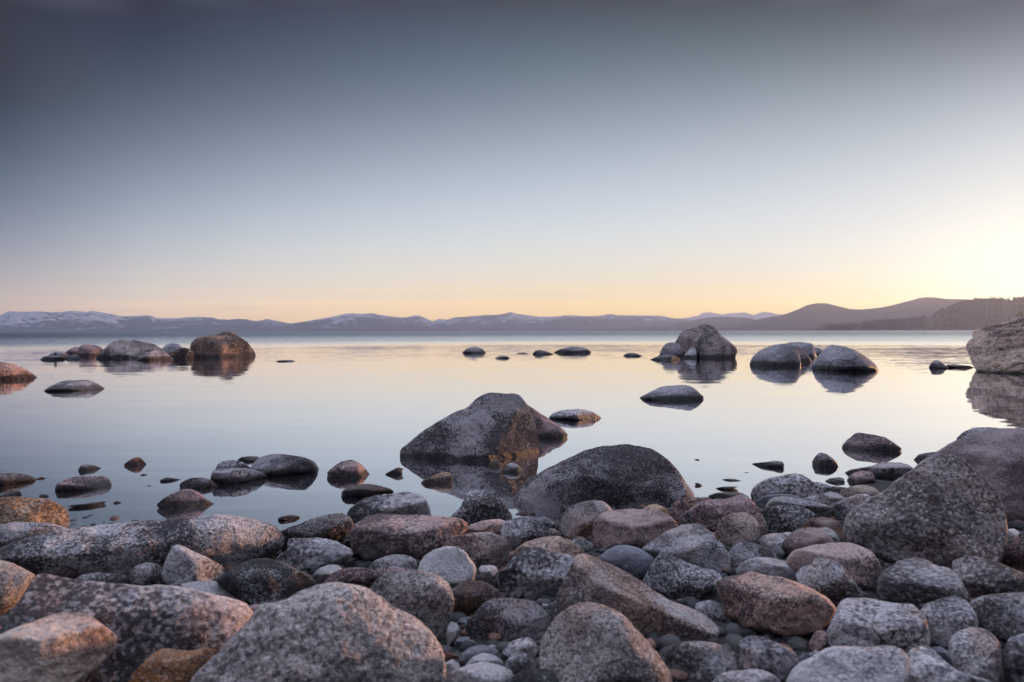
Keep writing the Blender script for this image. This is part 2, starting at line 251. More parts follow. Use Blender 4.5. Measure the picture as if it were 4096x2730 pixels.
MAT = {
 'grey':   lambda w, s, n: rockmat(n, (.34, .34, .37), (.48, .47, .50), cover=.42, stain=((.26, .17, .15), .12), wet=w, sc_=s),
 'speck':  lambda w, s, n: rockmat(n, (.38, .37, .41), (.55, .53, .56), cover=.56, wet=w, sc_=s, crisp=.075, lmax=.92, dark=(.020, .017, .022), stain=((.30, .17, .12), .15)),
 'dark':   lambda w, s, n: rockmat(n, (.25, .24, .27), (.34, .32, .35), cover=.62, grain=.18, wet=w, sc_=s, crisp=.08, lmax=.9, dark=(.022, .018, .024), stain=((.20, .09, .06), .15)),
 'pale':   lambda w, s, n: rockmat(n, (.48, .46, .48), (.60, .58, .60), cover=.22, grain=.16, wet=w, sc_=s, dark=(.07, .065, .08), stain=((.34, .20, .12), .1)),
 'white':  lambda w, s, n: rockmat(n, (.52, .52, .57), (.66, .66, .70), cover=.16, wet=w, sc_=s, dark=(.10, .10, .12), grain=.2),
 'pink':   lambda w, s, n: rockmat(n, (.37, .25, .24), (.48, .37, .36), grain=.12, cover=.34, wet=w, sc_=s, stain=((.42, .22, .14), .35)),
 'purple': lambda w, s, n: rockmat(n, (.30, .19, .20), (.42, .31, .32), cover=.45, wet=w, sc_=s, stain=((.17, .06, .06), .4)),
 'tan':    lambda w, s, n: rockmat(n, (.44, .35, .30), (.52, .44, .40), cover=.34, grain=.16, wet=w, sc_=s, dark=(.10, .08, .08), stain=((.44, .28, .17), .35)),
 'brown':  lambda w, s, n: rockmat(n, (.34, .25, .21), (.42, .36, .35), cover=.42, grain=.16, wet=w, sc_=s, stain=(BR, .8)),
 'rust':   lambda w, s, n: rockmat(n, (.33, .29, .29), (.44, .40, .41), cover=.46, wet=w, sc_=s, stain=(OR, .55)),
 'orange': lambda w, s, n: rockmat(n, (.42, .26, .17), (.48, .36, .27), cover=.30, wet=w, sc_=s, stain=((.38, .18, .08), .6)),
 'slate':  lambda w, s, n: rockmat(n, rough=.6, pale=(.115, .12, .15), pale2=(.15, .155, .185), cover=.08, wet=w, sc_=s, grain=.14, bump=.003, dark=(.08, .08, .09)),
 'smooth': lambda w, s, n: rockmat(n, rough=.6, pale=(.28, .27, .28), pale2=(.36, .35, .36), cover=.16, wet=w, sc_=s, grain=.22, bump=.005, dark=(.12, .12, .13)),
 'black':  lambda w, s, n: rockmat(n, (.26, .27, .30), (.42, .42, .44), cover=1.0, rose_=False, grain=.08, wet=w, sc_=s, dark=(.012, .009, .011), crisp=.04),
 'red':    lambda w, s, n: rockmat(n, (.16, .05, .035), (.30, .10, .05), cover=.45, wet=w, sc_=s, stain=((.45, .12, .03), .5)),
 'band':   lambda w, s, n: rockmat(n, (.33, .27, .27), (.42, .34, .33), cover=.30, wet=w, sc_=s, streak=((.055, .042, .048), (2.6, 2.6, .45), .8), stain=((.34, .20, .13), .25), crisp=.10, lmax=.6),
 'mauve':  lambda w, s, n: rockmat(n, (.30, .24, .26), (.38, .31, .33), cover=.30, grain=.16, wet=w, sc_=s, crisp=.10, lmax=.6, stain=((.28, .15, .12), .2)),
 'granite':lambda w, s, n: rockmat(n, (.36, .31, .31), (.45, .40, .39), cover=.44, wet=w, sc_=s, crisp=.12, lmax=.75, grain=.5, stain=((.40, .22, .14), .35)),
 'far':    lambda w, s, n: rockmat(n, (.27, .26, .30), (.37, .36, .40), cover=.34, grain=.16, wet=w, sc_=s, crisp=.12, lmax=.6, streak=((.10, .09, .11), (.5, .5, 2.6), .35)),
 'ochre':  lambda w, s, n: rockmat(n, (.36, .25, .17), (.46, .34, .25), cover=.36, wet=w, sc_=s, crisp=.08, stain=((.40, .22, .09), .7), lmax=.8),
 'strata': lambda w, s, n: rockmat(n, (.62, .44, .35), (.70, .54, .45), cover=.12, wet=w, sc_=s, crisp=.1, lmax=.6, streak=((.15, .10, .09), (-.9, .3, 5.5), .7), stain=((.30, .22, .10), .4)),  # tan made warmer and lighter to stand in for low sun glow
 'gold':   lambda w, s, n: rockmat(n, (.27, .155, .095), (.33, .21, .145), cover=.25, wet=w, sc_=s, crisp=.1, lmax=.6, streak=((.03, .022, .024), (1.5, 1.5, .30), .92, .38, .52)),
 'salmon': lambda w, s, n: rockmat(n, (.44, .28, .23), (.50, .36, .31), cover=.34, grain=.16, wet=w, sc_=s, crisp=.06, dark=(.05, .04, .05)),
 'burnt':  lambda w, s, n: rockmat(n, (.30, .15, .08), (.36, .20, .11), cover=.42, wet=w, sc_=s, dark=(.06, .04, .04), stain=((.36, .14, .04), .8), lmax=.7),
 'umber':  lambda w, s, n: rockmat(n, (.25, .23, .25), (.33, .31, .33), cover=.58, wet=w, sc_=s, crisp=.08, lmax=.9, dark=(.022, .018, .024), grain=.18, rose_=False),
 'dusk':   lambda w, s, n: rockmat(n, (.19, .14, .155), (.26, .19, .20), cover=.34, wet=w, sc_=s, crisp=.1, lmax=.6, grain=.1, rose_=False),
 'layer':  lambda w, s, n: rockmat(n, (.42, .41, .44), (.56, .55, .58), cover=.28, wet=w, sc_=s, crisp=.09, lmax=.75, streak=((.12, .10, .11), (3., 3., 26.), .55), stain=((.30, .15, .08), .35)),
 'bark':   lambda w, s, n: rockmat(n, (.26, .25, .26), (.36, .35, .36), cover=.6, wet=w, sc_=s, streak=((.03, .025, .03), (6, 6, 26), .8), bump=.03),
}
_mc = {}
def getmat(kind, wet=None, s=1.0):
    k = (kind, wet, s)
    if k not in _mc: _mc[k] = MAT[kind](wet, s, 'stone_' + kind + ('_wet' if wet else ''))
    return _mc[k]
# ------------------------------------------------------------------ rock builder
TILE = {'A': (0, 2000, .46555), 'B': (800, 2000, .46555), 'C': (1600, 2000, .46555), 'D': (2400, 2000, .46555), 'E': (3096, 2000, .46555),
        'F': (0, 1600, .46555), 'G': (800, 1600, .46555), 'H': (1600, 1500, .46555), 'I': (2400, 1600, .46555), 'J': (3096, 1600, .46555),
        'K': (0, 1150, .46749), 'L': (1000, 1150, .46749), 'M': (2000, 1150, .46749), 'N': (2996, 1150, .46749)}
def px(tile, pts):
    ox, oy, s = TILE[tile]; return np.array(pts, float) * s + (ox, oy)
def smooth_poly(P, n=480, sig=.010):
    Q = np.vstack([P, P[:1]]); L_ = np.r_[0, np.cumsum(np.hypot(*np.diff(Q, axis=0).T))]
    t = np.linspace(0, L_[-1], n, endpoint=False)
    S = np.c_[np.interp(t, L_, Q[:, 0]), np.interp(t, L_, Q[:, 1])]
    k = np.fft.fftfreq(n) * n; flt = np.exp(-2 * (np.pi * sig * k) ** 2)
    return np.c_[np.fft.ifft(np.fft.fft(S[:, 0]) * flt).real, np.fft.ifft(np.fft.fft(S[:, 1]) * flt).real]
def centroid(P):
    x, y = P.T; x1, y1 = np.roll(x, -1), np.roll(y, -1); a = x * y1 - x1 * y
    return np.array([((x + x1) * a).sum(), ((y + y1) * a).sum()]) / (3 * a.sum())
def star(P, c, ths, ax, by):
    A = P - c; B = np.roll(A, -1, axis=0); out = []
    for th in ths:
        d = np.array([ax * math.cos(th), by * math.sin(th)]); d /= np.linalg.norm(d)
        e = B - A; den = d[0] * e[:, 1] - d[1] * e[:, 0]
        den = np.where(abs(den) < 1e-12, 1e-12, den)
        t = (A[:, 0] * e[:, 1] - A[:, 1] * e[:, 0]) / den; s = (A[:, 0] * d[1] - A[:, 1] * d[0]) / den
        ok = (t > 0) & (s >= -1e-6) & (s <= 1 + 1e-6)
        out.append(d * (t[ok].max() if ok.any() else 1e-3))
    return np.array(out)
NR = 0; ROCKS = []
def rock(label, cat, tile, kind, pts, tip=None, fr=None, T=None, back=None, push=0., facets=4, rough=1., sig=.010, planes=None, group=None, power=2.7, wet=None, base=None, ms=None, flat=0., seed=None, name=None, strata=None):
    """one rock: outline pts (front view), set at its own distance on the beach or in the lake and swollen to real thickness"""
    global NR; NR += 1; rs = np.random.RandomState(1000 + (seed if seed is not None else NR))
    P = px(tile, pts); ox, oy, s = TILE[tile]
    u0 = (P[:, 0].min() + P[:, 0].max()) / 2
    if tip is not None:                                       # stands in the lake
        vt = tip * s + oy; vf = fr * s + oy
        d_t = hit_water(u0, vt); d_f = hit_water(u0, vf)
        dep = d_t * ray(u0, vt).dot(fw); wid = np.ptp(P[:, 0]) * dep / F
        Tm = (d_t - d_f) if T is None else T * wid
        Tm = min(max(Tm, .16 * wid), .62 * wid)
        topv = P[:, 1].min(); yl, yr = P[0, 1], P[-1, 1]
        m = P[::-1].copy(); q = (m[:, 0] - P[0, 0]) / (P[-1, 0] - P[0, 0] + 1e-9)
        line = yl + (yr - yl) * q; line = np.maximum(line, vt - 2)
        m[:, 1] = line + np.maximum(line - m[:, 1], 0) * .75 + 2
        inner = m[1:-1]
        P = np.vstack([P, inner])
    else:
        vb = (base * s + oy) if base else P[:, 1].max() - .06 * np.ptp(P[:, 1])
        dcon = hit_ground(u0, vb) * ray(u0, vb).dot(fw)
        wid = np.ptp(P[:, 0]) * dcon / F; hei = np.ptp(P[:, 1]) * dcon / F
        Tm = .5 * min(wid, 1.35 * hei) * (T or 1.0)
        dep = dcon + .5 * Tm + push
    cpx = centroid(P); r0 = ray(*cpx)
    P0 = CAM + r0 * (dep / r0.dot(fw)) if tip is None else None
    if tip is not None:
        # the plane of the outline passes through the lake surface at the distance of the tips
        p_t = CAM + ray(u0, vt) * d_t
        P0 = CAM + r0 * ((p_t - CAM).dot(r0))
    ex = np.cross(r0, [0, 0, 1]); ex /= np.linalg.norm(ex); ez = np.cross(ex, r0); ey = -r0       # right, up, towards
    pl = []
    for u, v in smooth_poly(P, sig=sig):
        d = ray(u, v); t = (P0 - CAM).dot(r0) / d.dot(r0); w = CAM + d * t - P0; pl.append((w.dot(ex), w.dot(ez)))
    pl = np.array(pl); c = centroid(pl)
    ax = np.ptp(pl[:, 0]) / 2; by = np.ptp(pl[:, 1]) / 2
    spx = max(np.ptp(P[:, 0]), np.ptp(P[:, 1]))
    nth = int(np.clip(spx / 4.2, 40, 220)); nk = int(np.clip(spx / 13, 12, 64))
    ths = np.linspace(0, 2 * np.pi, nth, endpoint=False)
    rr = star(pl, c, ths, ax, by)
    # facets: planes that flatten the near face
    pls = []
    if planes is not None: pls += list(planes)
    else:
        if facets > 0: pls.append((rs.uniform(-.25, .25), rs.uniform(.6, .85), rs.uniform(.45, .65), rs.uniform(.66, .82)))
        for _ in range(facets + (1 if facets > 3 else 0)):
            a = rs.uniform(0, 2 * np.pi); k = rs.uniform(.25, .75)
            n = np.array([math.cos(a) * k, math.sin(a) * k * .9, math.sqrt(1 - k * k)]); pls.append((*n, rs.uniform(.58, .85)))
    co = []; side = []
    def layer(k, sgn):
        ph = k / nk * math.pi / 2; rho = math.sin(ph) ** .92; tt = (1 - rho ** power) ** (1 / power) if rho < 1 else 0.
        q = rho * rr; tn = np.full(len(rr), tt); qn = q / (ax, by)
        def clip(t, qn):
            for (a, b, e, dd) in pls:
                lim = (dd - a * qn[:, 0] - b * qn[:, 1]) / e
                kk = 20.; x = np.clip((t - lim) * kk, -30, 30); t = t - np.log1p(np.exp(x)) / kk
            return np.maximum(t, -.85)
        if sgn > 0: tn = clip(tn, qn)
        else: tn = -tn * (back or .9) + clip(np.zeros(len(rr)), rr / (ax, by)) * rho ** 3
        return np.c_[q + c, tn * Tm]
    faces = []
    rings = []
    co.append(layer(0, 1)[:1]); n0 = 1
    for k in range(1, nk + 1): co.append(layer(k, 1)); rings.append(n0); n0 += nth
    for k in range(nk - 1, 0, -1): co.append(layer(k, -1)); rings.append(n0); n0 += nth
    co.append(layer(0, -1)[:1])
    co = np.vstack(co)
    j = np.arange(nth); j2 = (j + 1) % nth
    faces += [(0, rings[0] + a, rings[0] + b) for a, b in zip(j, j2)]
    for r1, r2 in zip(rings, rings[1:]): faces += list(zip((r1 + j).tolist(), (r2 + j).tolist(), (r2 + j2).tolist(), (r1 + j2).tolist()))
    faces += [(n0, rings[-1] + b, rings[-1] + a) for a, b in zip(j, j2)]
    # lumps and pits
    size = math.sqrt(ax * by); dirn = (co - np.r_[c, 0]) / (ax, by, Tm); dirn /= np.linalg.norm(dirn, axis=1)[:, None] + 1e-9
    q = co / size + rs.rand(3) * 50
    n1 = fbm(q * 1.1, 3) * .06; n2 = fbm(q * 4 + 9, 4, .58) * .034; n3 = -abs(fbm(q * 2.2 + 31, 3)) * .035 + .01
    front = np.clip(co[:, 2] / Tm * 1.6 + .18, .16, 1.)       # keep the traced outline, carve the face
    co = co + dirn * ((n1 + n3) * front + n2 * np.maximum(front, .45))[:, None] * size * rough * (1.)
    if strata:
        an, fr_, am = strata; sv = (co[:, 1] * math.cos(R(an)) - co[:, 0] * math.sin(R(an))) / size * fr_
        sv = sv + .5 * fbm(q * 1.3, 3); lay = np.floor(sv); rnd = _h(lay.astype(int) + 50, 0 * lay.astype(int), 0 * lay.astype(int) + 3); fq = sv - lay
        st = (rnd - .5) + .35 * fq - .8 * np.exp(-((fq - .0) / .10) ** 2)
        co[:, 2] += st * am * size * front; co[:, 0] += st * am * size * .35 * np.sign(co[:, 0] - c[0]) * (abs(co[:, 0] - c[0]) / ax) ** 2
    wco = P0 + co[:, :1] * ex + co[:, 1:2] * ez + co[:, 2:] * ey
    cen = P0 + c[0] * ex + c[1] * ez
    zb = wco[:, 2].min(); loc = np.array([cen[0], cen[1], max(zb, ground_z(cen[0], cen[1]))])
    far = dep > 12
    if wet is None and tip is not None: wet = round(float(np.clip(dep * .007 + .02, .02, .18)) * 50) / 50 or .02
    msz = ms or (1.0 if dep < 4 else (.62 if dep < 8 else (.35 if not far else .16)))
    nm = name or {'boulder': 'boulder', 'rock': 'rock', 'pebble': 'pebble', 'stone': 'stone'}[cat]
    # flip winding if the surface came out inside-out
    if np.dot(np.cross(ex, ez), ey) < 0: faces = [f[::-1] for f in faces]
    o = mesh_obj(nm, wco, [tuple(int(i) for i in f) for f in faces], getmat(kind, wet or None, msz), loc=loc)
    tag(o, label, cat, group); ROCKS.append((o, dep))
    return o
# ------------------------------------------------------------------ boulders and rocks far out in the lake
GF = 'boulders standing in the calm lake'; GS = 'cobbles and rocks piled on the shore'; GW = 'rocks in the shallows by the shore'
def FR(lb, cat, *a, **k): return rock(lb, cat, *a, group=GF, **k)
def SR(lb, cat, *a, **k): return rock(lb, cat, *a, group=GS, **k)
def WR(lb, cat, *a, **k): return rock(lb, cat, *a, group=GW, **k)
FR('large rounded pink-brown boulder in the lake, cut by the left edge of the picture', 'boulder', 'K', 'pink', [(-330,785),(-300,700),(-150,650),(-60,635),(0,640),(100,655),(200,690),(260,725),(300,755),(328,780)], tip=780, fr=838)
FR('low dark speckled rock alone in still water below the left boulder cluster', 'rock', 'K', 'speck', [(366,890),(420,850),(500,815),(570,795),(650,798),(740,790),(800,805),(860,840),(905,869)], tip=872, fr=912, ms=.4)
FR('low grey rock carrying a dark pebble at the left tip of the left cluster', 'rock', 'K', 'far', [(335,627),(370,595),(420,585),(500,582),(540,592),(565,618)], tip=618, fr=632)
FR('pale hump behind the rock that carries the dark pebble', 'rock', 'K', 'far', [(400,595),(440,562),(490,547),(560,560),(612,590)], tip=596, fr=604)
FR('flat pale rock at the waterline right of the pebble-carrying rock', 'rock', 'K', 'far', [(545,612),(600,580),(660,575),(692,612)], tip=614, fr=628)
FR('small dark upright pebble perched on a low grey rock of the left cluster', 'pebble', 'K', 'black', [(462,592),(459,572),(468,560),(476,557),(486,566),(490,592)], tip=617, fr=620, T=.5, wet=0)
FR('dark sloping rock behind the left cluster, left of the round purple one', 'rock', 'K', 'dusk', [(540,585),(560,555),(600,525),(640,510),(700,510),(730,585)], tip=580, fr=588)
FR('round purple-grey boulder left of the long dome in the left cluster', 'boulder', 'K', 'dusk', [(665,590),(670,525),(700,492),(740,486),(790,494),(830,520),(855,560),(865,590)], tip=585, fr=592)
FR('small brown slope of rock between the purple boulder and the long dome', 'rock', 'K', 'dusk', [(770,580),(790,490),(850,505),(885,525),(900,580)], tip=572, fr=582)
FR('long domed boulder with dark cap in the middle of the left cluster', 'boulder', 'K', 'band', [(812,603),(850,570),(900,520),(950,480),(1010,457),(1070,453),(1130,447),(1200,460),(1280,480),(1340,505),(1385,530),(1420,600)], tip=600, fr=617, facets=5)
FR('small peaked grey rock in front of the long dome', 'rock', 'K', 'band', [(1160,625),(1200,592),(1280,553),(1350,530),(1410,548),(1460,585),(1492,622)], tip=618, fr=634)
FR('rounded dark rock just left of the big left boulder, behind the tan one', 'rock', 'K', 'far', [(1370,600),(1385,525),(1420,490),(1480,477),(1530,488),(1570,525),(1590,600)], tip=590, fr=600)
FR('round rock with orange right cheek beside the biggest left boulder', 'rock', 'K', 'gold', [(1445,615),(1460,575),(1490,540),(1550,514),(1600,519),(1640,545),(1662,590),(1665,612)], tip=608, fr=618)
FR('biggest boulder of the left cluster with streaked golden right face', 'boulder', 'K', 'gold', [(1628,598),(1625,515),(1640,470),(1700,435),(1800,412),(1870,405),(1910,380),(1960,377),(2010,395),(2050,425),(2110,470),(2160,520),(2190,570),(2188,595)], tip=590, fr=606, facets=0, planes=[(.60,.05,.80,.70),(-.45,.1,.9,.86),(.1,.75,.6,.84)], sig=.006)
FR('thin dark rock barely above water, right of the left cluster', 'rock', 'L', 'slate', [(215,637),(250,625),(300,622),(360,624),(398,634)], tip=634, fr=645)
FR('dome-shaped dark rock, leftmost of the row in mid lake', 'rock', 'L', 'far', [(1812,563),(1850,525),(1920,505),(1980,522),(2025,562)], tip=562, fr=572)
FR('small low oval rock just in front of the mid lake row', 'rock', 'L', 'slate', [(2092,607),(2130,590),(2170,586),(2205,590),(2227,607)], tip=607, fr=624)
FR('tiny flat sliver of rock, second in the mid lake row', 'rock', 'M', 'slate', [(140,567),(165,559),(210,558),(244,567)], tip=567, fr=573)
FR('low teardrop rock touching the long low one in the mid lake row', 'rock', 'M', 'far', [(275,574),(300,542),(345,532),(400,550),(470,573)], tip=572, fr=580)
FR('long low whaleback rock ending the mid lake row on the right', 'rock', 'M', 'far', [(453,557),(530,525),(630,507),(720,515),(780,548),(781,566)], tip=560, fr=572)
FR('small flat rock between the mid lake row and the tall right cluster', 'rock', 'M', 'far', [(1052,584),(1090,562),(1150,560),(1224,588)], tip=586, fr=600)
FR('low pale slab at the left foot of the tall boulder cluster', 'rock', 'M', 'far', [(1275,624),(1340,592),(1410,570),(1480,578),(1525,603),(1545,622)], tip=620, fr=632)
FR('rounded grey boulder at the left of the tall cluster', 'boulder', 'M', 'far', [(1358,600),(1380,530),(1420,480),(1480,466),(1530,480),(1556,520),(1566,600)], tip=598, fr=610)
FR('tallest brown boulder at the back of the tall cluster', 'boulder', 'M', 'band', [(1500,600),(1505,465),(1530,410),(1570,370),(1640,363),(1700,330),(1750,305),(1810,325),(1860,365),(1900,415),(1940,600)], tip=580, fr=590, sig=.006, facets=3)
FR('broad angular boulder at the right front of the tall cluster', 'boulder', 'M', 'band', [(1690,605),(1673,510),(1690,440),(1730,403),(1790,390),(1860,395),(1920,430),(1980,480),(2022,520),(2032,545),(2004,600)], tip=600, fr=614, sig=.006, facets=0, planes=[(.5,-.1,.86,.82),(.1,.7,.68,.8),(-.1,0,1,.9)])
FR('small pointed pale boulder wedged at the front of the tall cluster', 'rock', 'M', 'pale', [(1568,602),(1590,560),(1630,522),(1665,510),(1682,550),(1688,605)], tip=603, fr=611)
FR('creased grey boulder left of the smooth dome on the right', 'boulder', 'N', 'far', [(0,668),(30,600),(70,560),(130,520),(220,490),(320,480),(380,498),(430,560),(443,620),(440,672)], tip=665, fr=688, facets=5)
FR('rounded shoulder boulder behind the creased grey one', 'boulder', 'N', 'far', [(330,655),(350,500),(420,500),(490,560),(530,610),(542,655)], tip=640, fr=654)
FR('flat-topped notched boulder behind the creased one', 'boulder', 'N', 'far', [(280,600),(300,484),(350,470),(450,467),(550,482),(556,510),(575,570),(590,612)], tip=596, fr=606, sig=.005)
FR('small dark rock peeking between the notched boulder and the smooth dome', 'rock', 'N', 'far', [(540,590),(550,505),(600,520),(640,552),(650,590)], tip=585, fr=595)
FR('smooth high dome boulder, right one of the right-hand pair', 'boulder', 'N', 'far', [(532,697),(560,640),(620,570),(660,512),(710,488),(780,500),(870,530),(960,570),(1020,610),(1060,648),(1095,685),(1113,712)], tip=700, fr=724, facets=2)
FR('small grey rock with pointed top left of the big right-edge boulder', 'rock', 'N', 'far', [(1533,693),(1545,665),(1570,640),(1605,621),(1640,638),(1680,668),(1710,690)], tip=690, fr=700)
FR('low flat reef between the pointed rock and the right-edge boulder', 'rock', 'N', 'brown', [(1660,682),(1700,661),(1750,657),(1820,664),(1880,672),(1928,686)], tip=685, fr=697)
FR('huge tan boulder with slanted layers at the right edge of the lake', 'boulder', 'N', 'strata', [(1950,725),(1905,640),(1878,560),(1860,497),(1888,482),(1882,460),(1918,437),(1910,378),(1950,365),(2050,325),(2150,300),(2250,268),(2353,228),(2600,190),(2900,280),(3000,480),(2950,728)], tip=728, fr=742, T=.28, sig=.002, facets=0, planes=[(-.4,.5,.75,.75),(0,-.3,.95,.85)], wet=.06, strata=(24, 9, .05), ms=.3)
FR('low dark-speckled rock in open water in front of the tall cluster', 'boulder', 'M', 'far', [(1188,947),(1280,897),(1380,850),(1480,841),(1560,834),(1620,845),(1680,880),(1752,943)], tip=942, fr=980, ms=.35)
# ------------------------------------------------------------------ middle distance
WR('low dark rock beyond the right shoulder of the big twin boulder', 'rock', 'H', 'speck', [(1273,368),(1330,322),(1420,300),(1550,293),(1650,315),(1710,350),(1739,376)], tip=372, fr=402)
WR('reddish rear boulder leaning out to the right behind the ridged dark one', 'boulder', 'H', 'purple', [(900,560),(960,260),(1000,200),(1090,250),(1180,310),(1300,392),(1400,468),(1444,524)], tip=524, fr=585, T=.3, sig=.004, facets=3)
WR('large ridged dark boulder with an orange-lit right flank in mid water', 'boulder', 'H', 'umber', [(4,690),(20,640),(80,590),(200,490),(300,420),(450,330),(590,262),(650,200),(720,160),(800,147),(900,165),(1000,172),(1040,200),(1080,240),(1110,290),(1140,350),(1170,450),(1190,560),(1197,665)], tip=684, fr=742, sig=.004, facets=0, planes=[(.80,.02,.55,.62),(.05,.62,.70,.66),(-.5,.35,.75,.80)])
WR('big smooth domed dark boulder at the water\'s edge, centre right', 'boulder', 'I', 'dark', [(-745,965),(-768,935),(-758,885),(-718,815),(-668,745),(-598,685),(-518,625),(-318,525),(-168,455),(-18,405),(132,385),(250,385),(350,405),(470,435),(570,500),(650,590),(730,700),(800,800),(830,900),(750,1000),(600,1040),(400,1060),(100,1050),(-200,1060),(-400,1050),(-600,1030)], base=960, T=.8, facets=2, rough=.8)
WR('low rock with pointed ends cut by the left edge, orange right end', 'rock', 'F', 'rust', [(-330,735),(-200,650),(-100,636),(0,628),(100,628),(200,635),(280,655),(332,695)], tip=715, fr=750)
WR('tiny dark tip of rock right of the orange-ended one', 'pebble', 'F', 'dark', [(310,678),(355,660),(400,673)], tip=674, fr=692)
WR('dark low stone just behind the square tan boulder on the left', 'rock', 'F', 'dark', [(-20,832),(60,797),(130,780),(180,790),(190,828)], tip=828, fr=840)
WR('small black stone right of the square tan boulder', 'stone', 'F', 'black', [(332,826),(360,808),(420,822),(428,834)], tip=832, fr=846)
WR('pinkish speckled oval rock with a ringed knot, left shallows', 'rock', 'F', 'pink', [(468,775),(480,722),(560,688),(640,660),(800,655),(900,658),(945,690),(962,735)], tip=752, fr=792)
WR('small round two-tone stone behind the pinkish oval rock', 'stone', 'F', 'smooth', [(668,607),(690,567),(750,553),(820,568),(880,590)], tip=598, fr=612)
WR('small red-brown cone-shaped rock alone in the left shallows', 'rock', 'F', 'red', [(1060,558),(1110,520),(1165,492),(1210,495),(1266,560)], tip=558, fr=576, sig=.004)
WR('thin reddish sliver below the red-brown cone', 'pebble', 'F', 'purple', [(1203,646),(1240,635),(1272,643)], tip=645, fr=652)
WR('low flat grey-brown rock with a long point, right of the red-brown cone', 'rock', 'F', 'dark', [(1370,692),(1400,678),(1435,665),(1500,675),(1580,689)], tip=690, fr=704)
WR('tiny sliver of stone between the oval and the speckled rocks', 'pebble', 'F', 'dark', [(1262,739),(1285,735),(1312,739)], tip=739, fr=743)
WR('low grey-brown rock left of the joined pair of dark rocks', 'rock', 'F', 'dark', [(1537,740),(1560,705),(1650,671),(1750,668),(1830,695),(1890,740)], tip=742, fr=768)
WR('smooth brown wedge-shaped rock nearest the log-like boulder', 'rock', 'F', 'purple', [(1340,908),(1400,850),(1480,800),(1560,768),(1640,766),(1700,790),(1780,860),(1882,912)], tip=910, fr=935, facets=3)
WR('thin black ridge of rock lying just above the water', 'rock', 'F', 'black', [(568,918),(620,903),(750,890),(850,878),(920,868)], tip=915, fr=930, T=.2)
WR('tiny black nub in the water near the thin black ridge', 'pebble', 'F', 'black', [(972,886),(1000,869),(1062,888)], tip=886, fr=892)
WR('reddish rock at the back of the trio, left of the broad dark one', 'rock', 'G', 'brown', [(320,518),(360,490),(430,484),(500,488),(540,520)], tip=520, fr=538)
WR('grey oval rock resting behind the creased dark one', 'rock', 'G', 'grey', [(128,605),(150,552),(200,525),(280,515),(380,540),(440,590)], tip=600, fr=625)
WR('broad rounded dark boulder, largest of the left shallows', 'boulder', 'G', 'dark', [(430,600),(450,545),(500,500),(580,475),(690,460),(800,478),(900,495),(980,530),(1015,570),(1027,605)], tip=605, fr=690)
WR('creased dark rock with a bent ridge, in front of the grey oval', 'rock', 'G', 'dark', [(93,668),(110,612),(180,580),(300,585),(400,590),(480,605),(560,640),(625,685)], tip=680, fr=750, facets=5)
WR('blocky dark purple rock standing right of the broad dark boulder', 'rock', 'G', 'purple', [(1085,632),(1150,572),(1200,535),(1300,512),(1370,540),(1420,585),(1462,645)], tip=640, fr=688)
WR('low oval rock with black front lying before the blocky purple one', 'rock', 'G', 'speck', [(1208,800),(1260,760),(1350,730),(1450,722),(1550,740),(1640,765),(1674,792)], tip=797, fr=850)
WR('small slanted stone tilted up out of the water', 'stone', 'G', 'dark', [(1583,640),(1640,610),(1700,580),(1752,590),(1735,610)], tip=640, fr=665, T=.22)
WR('flat pinkish stone barely breaking the surface off the log-like boulder', 'stone', 'G', 'purple', [(665,1022),(700,1002),(780,988),(862,1003)], tip=1020, fr=1045)
WR('orange sausage-shaped stone lying in the dark reflection', 'stone', 'H', 'orange', [(170,945),(185,915),(200,903),(280,866),(380,833),(430,842),(457,893)], tip=925, fr=965, T=.3, sig=.008)
WR('small reddish many-sided stone in the reflection of the ridged boulder', 'stone', 'H', 'orange', [(757,795),(775,755),(795,733),(830,725),(860,745),(888,775)], tip=785, fr=812)
WR('pale peaked stone right of the reddish many-sided one', 'stone', 'H', 'pale', [(878,812),(920,770),(965,754),(1010,770),(1045,805),(1068,850)], tip=830, fr=850, sig=.005)
WR('broad peaked boulder alone in water at the right', 'boulder', 'J', 'purple', [(580,405),(630,350),(690,290),(730,280),(800,290),(870,305),(950,320),(1020,360),(1106,426)], tip=420, fr=452, facets=5)
WR('round-topped dark stone left below the broad peaked boulder', 'rock', 'J', 'dark', [(325,537),(350,490),(380,460),(410,450),(455,468),(510,505),(545,545),(556,585)], tip=560, fr=600)
WR('dark wedge rock with a long left point, right shallows', 'rock', 'I', 'dark', [(1283,553),(1340,542),(1420,535),(1500,522),(1570,530),(1586,565)], tip=562, fr=590)
WR('small brown oval stone between shore and the round purple one', 'stone', 'J', 'purple', [(436,697),(480,675),(560,665),(600,675),(611,705)], tip=702, fr=722)
WR('long low dark boulder with a left point beside the big right boulder', 'boulder', 'J', 'dark', [(595,632),(650,602),(720,590),(830,573),(900,540),(980,530),(1100,540),(1170,565),(1230,640)], tip=640, fr=705)
WR('round purple veined stone in front of the long low boulder', 'rock', 'J', 'purple', [(622,700),(650,650),(700,620),(780,608),(840,620),(868,660),(873,710)], tip=705, fr=738)
WR('dark pointed rock peeking from behind the great right boulder', 'rock', 'J', 'dark', [(1193,520),(1240,470),(1300,457),(1400,445),(1450,540)], tip=520, fr=555)
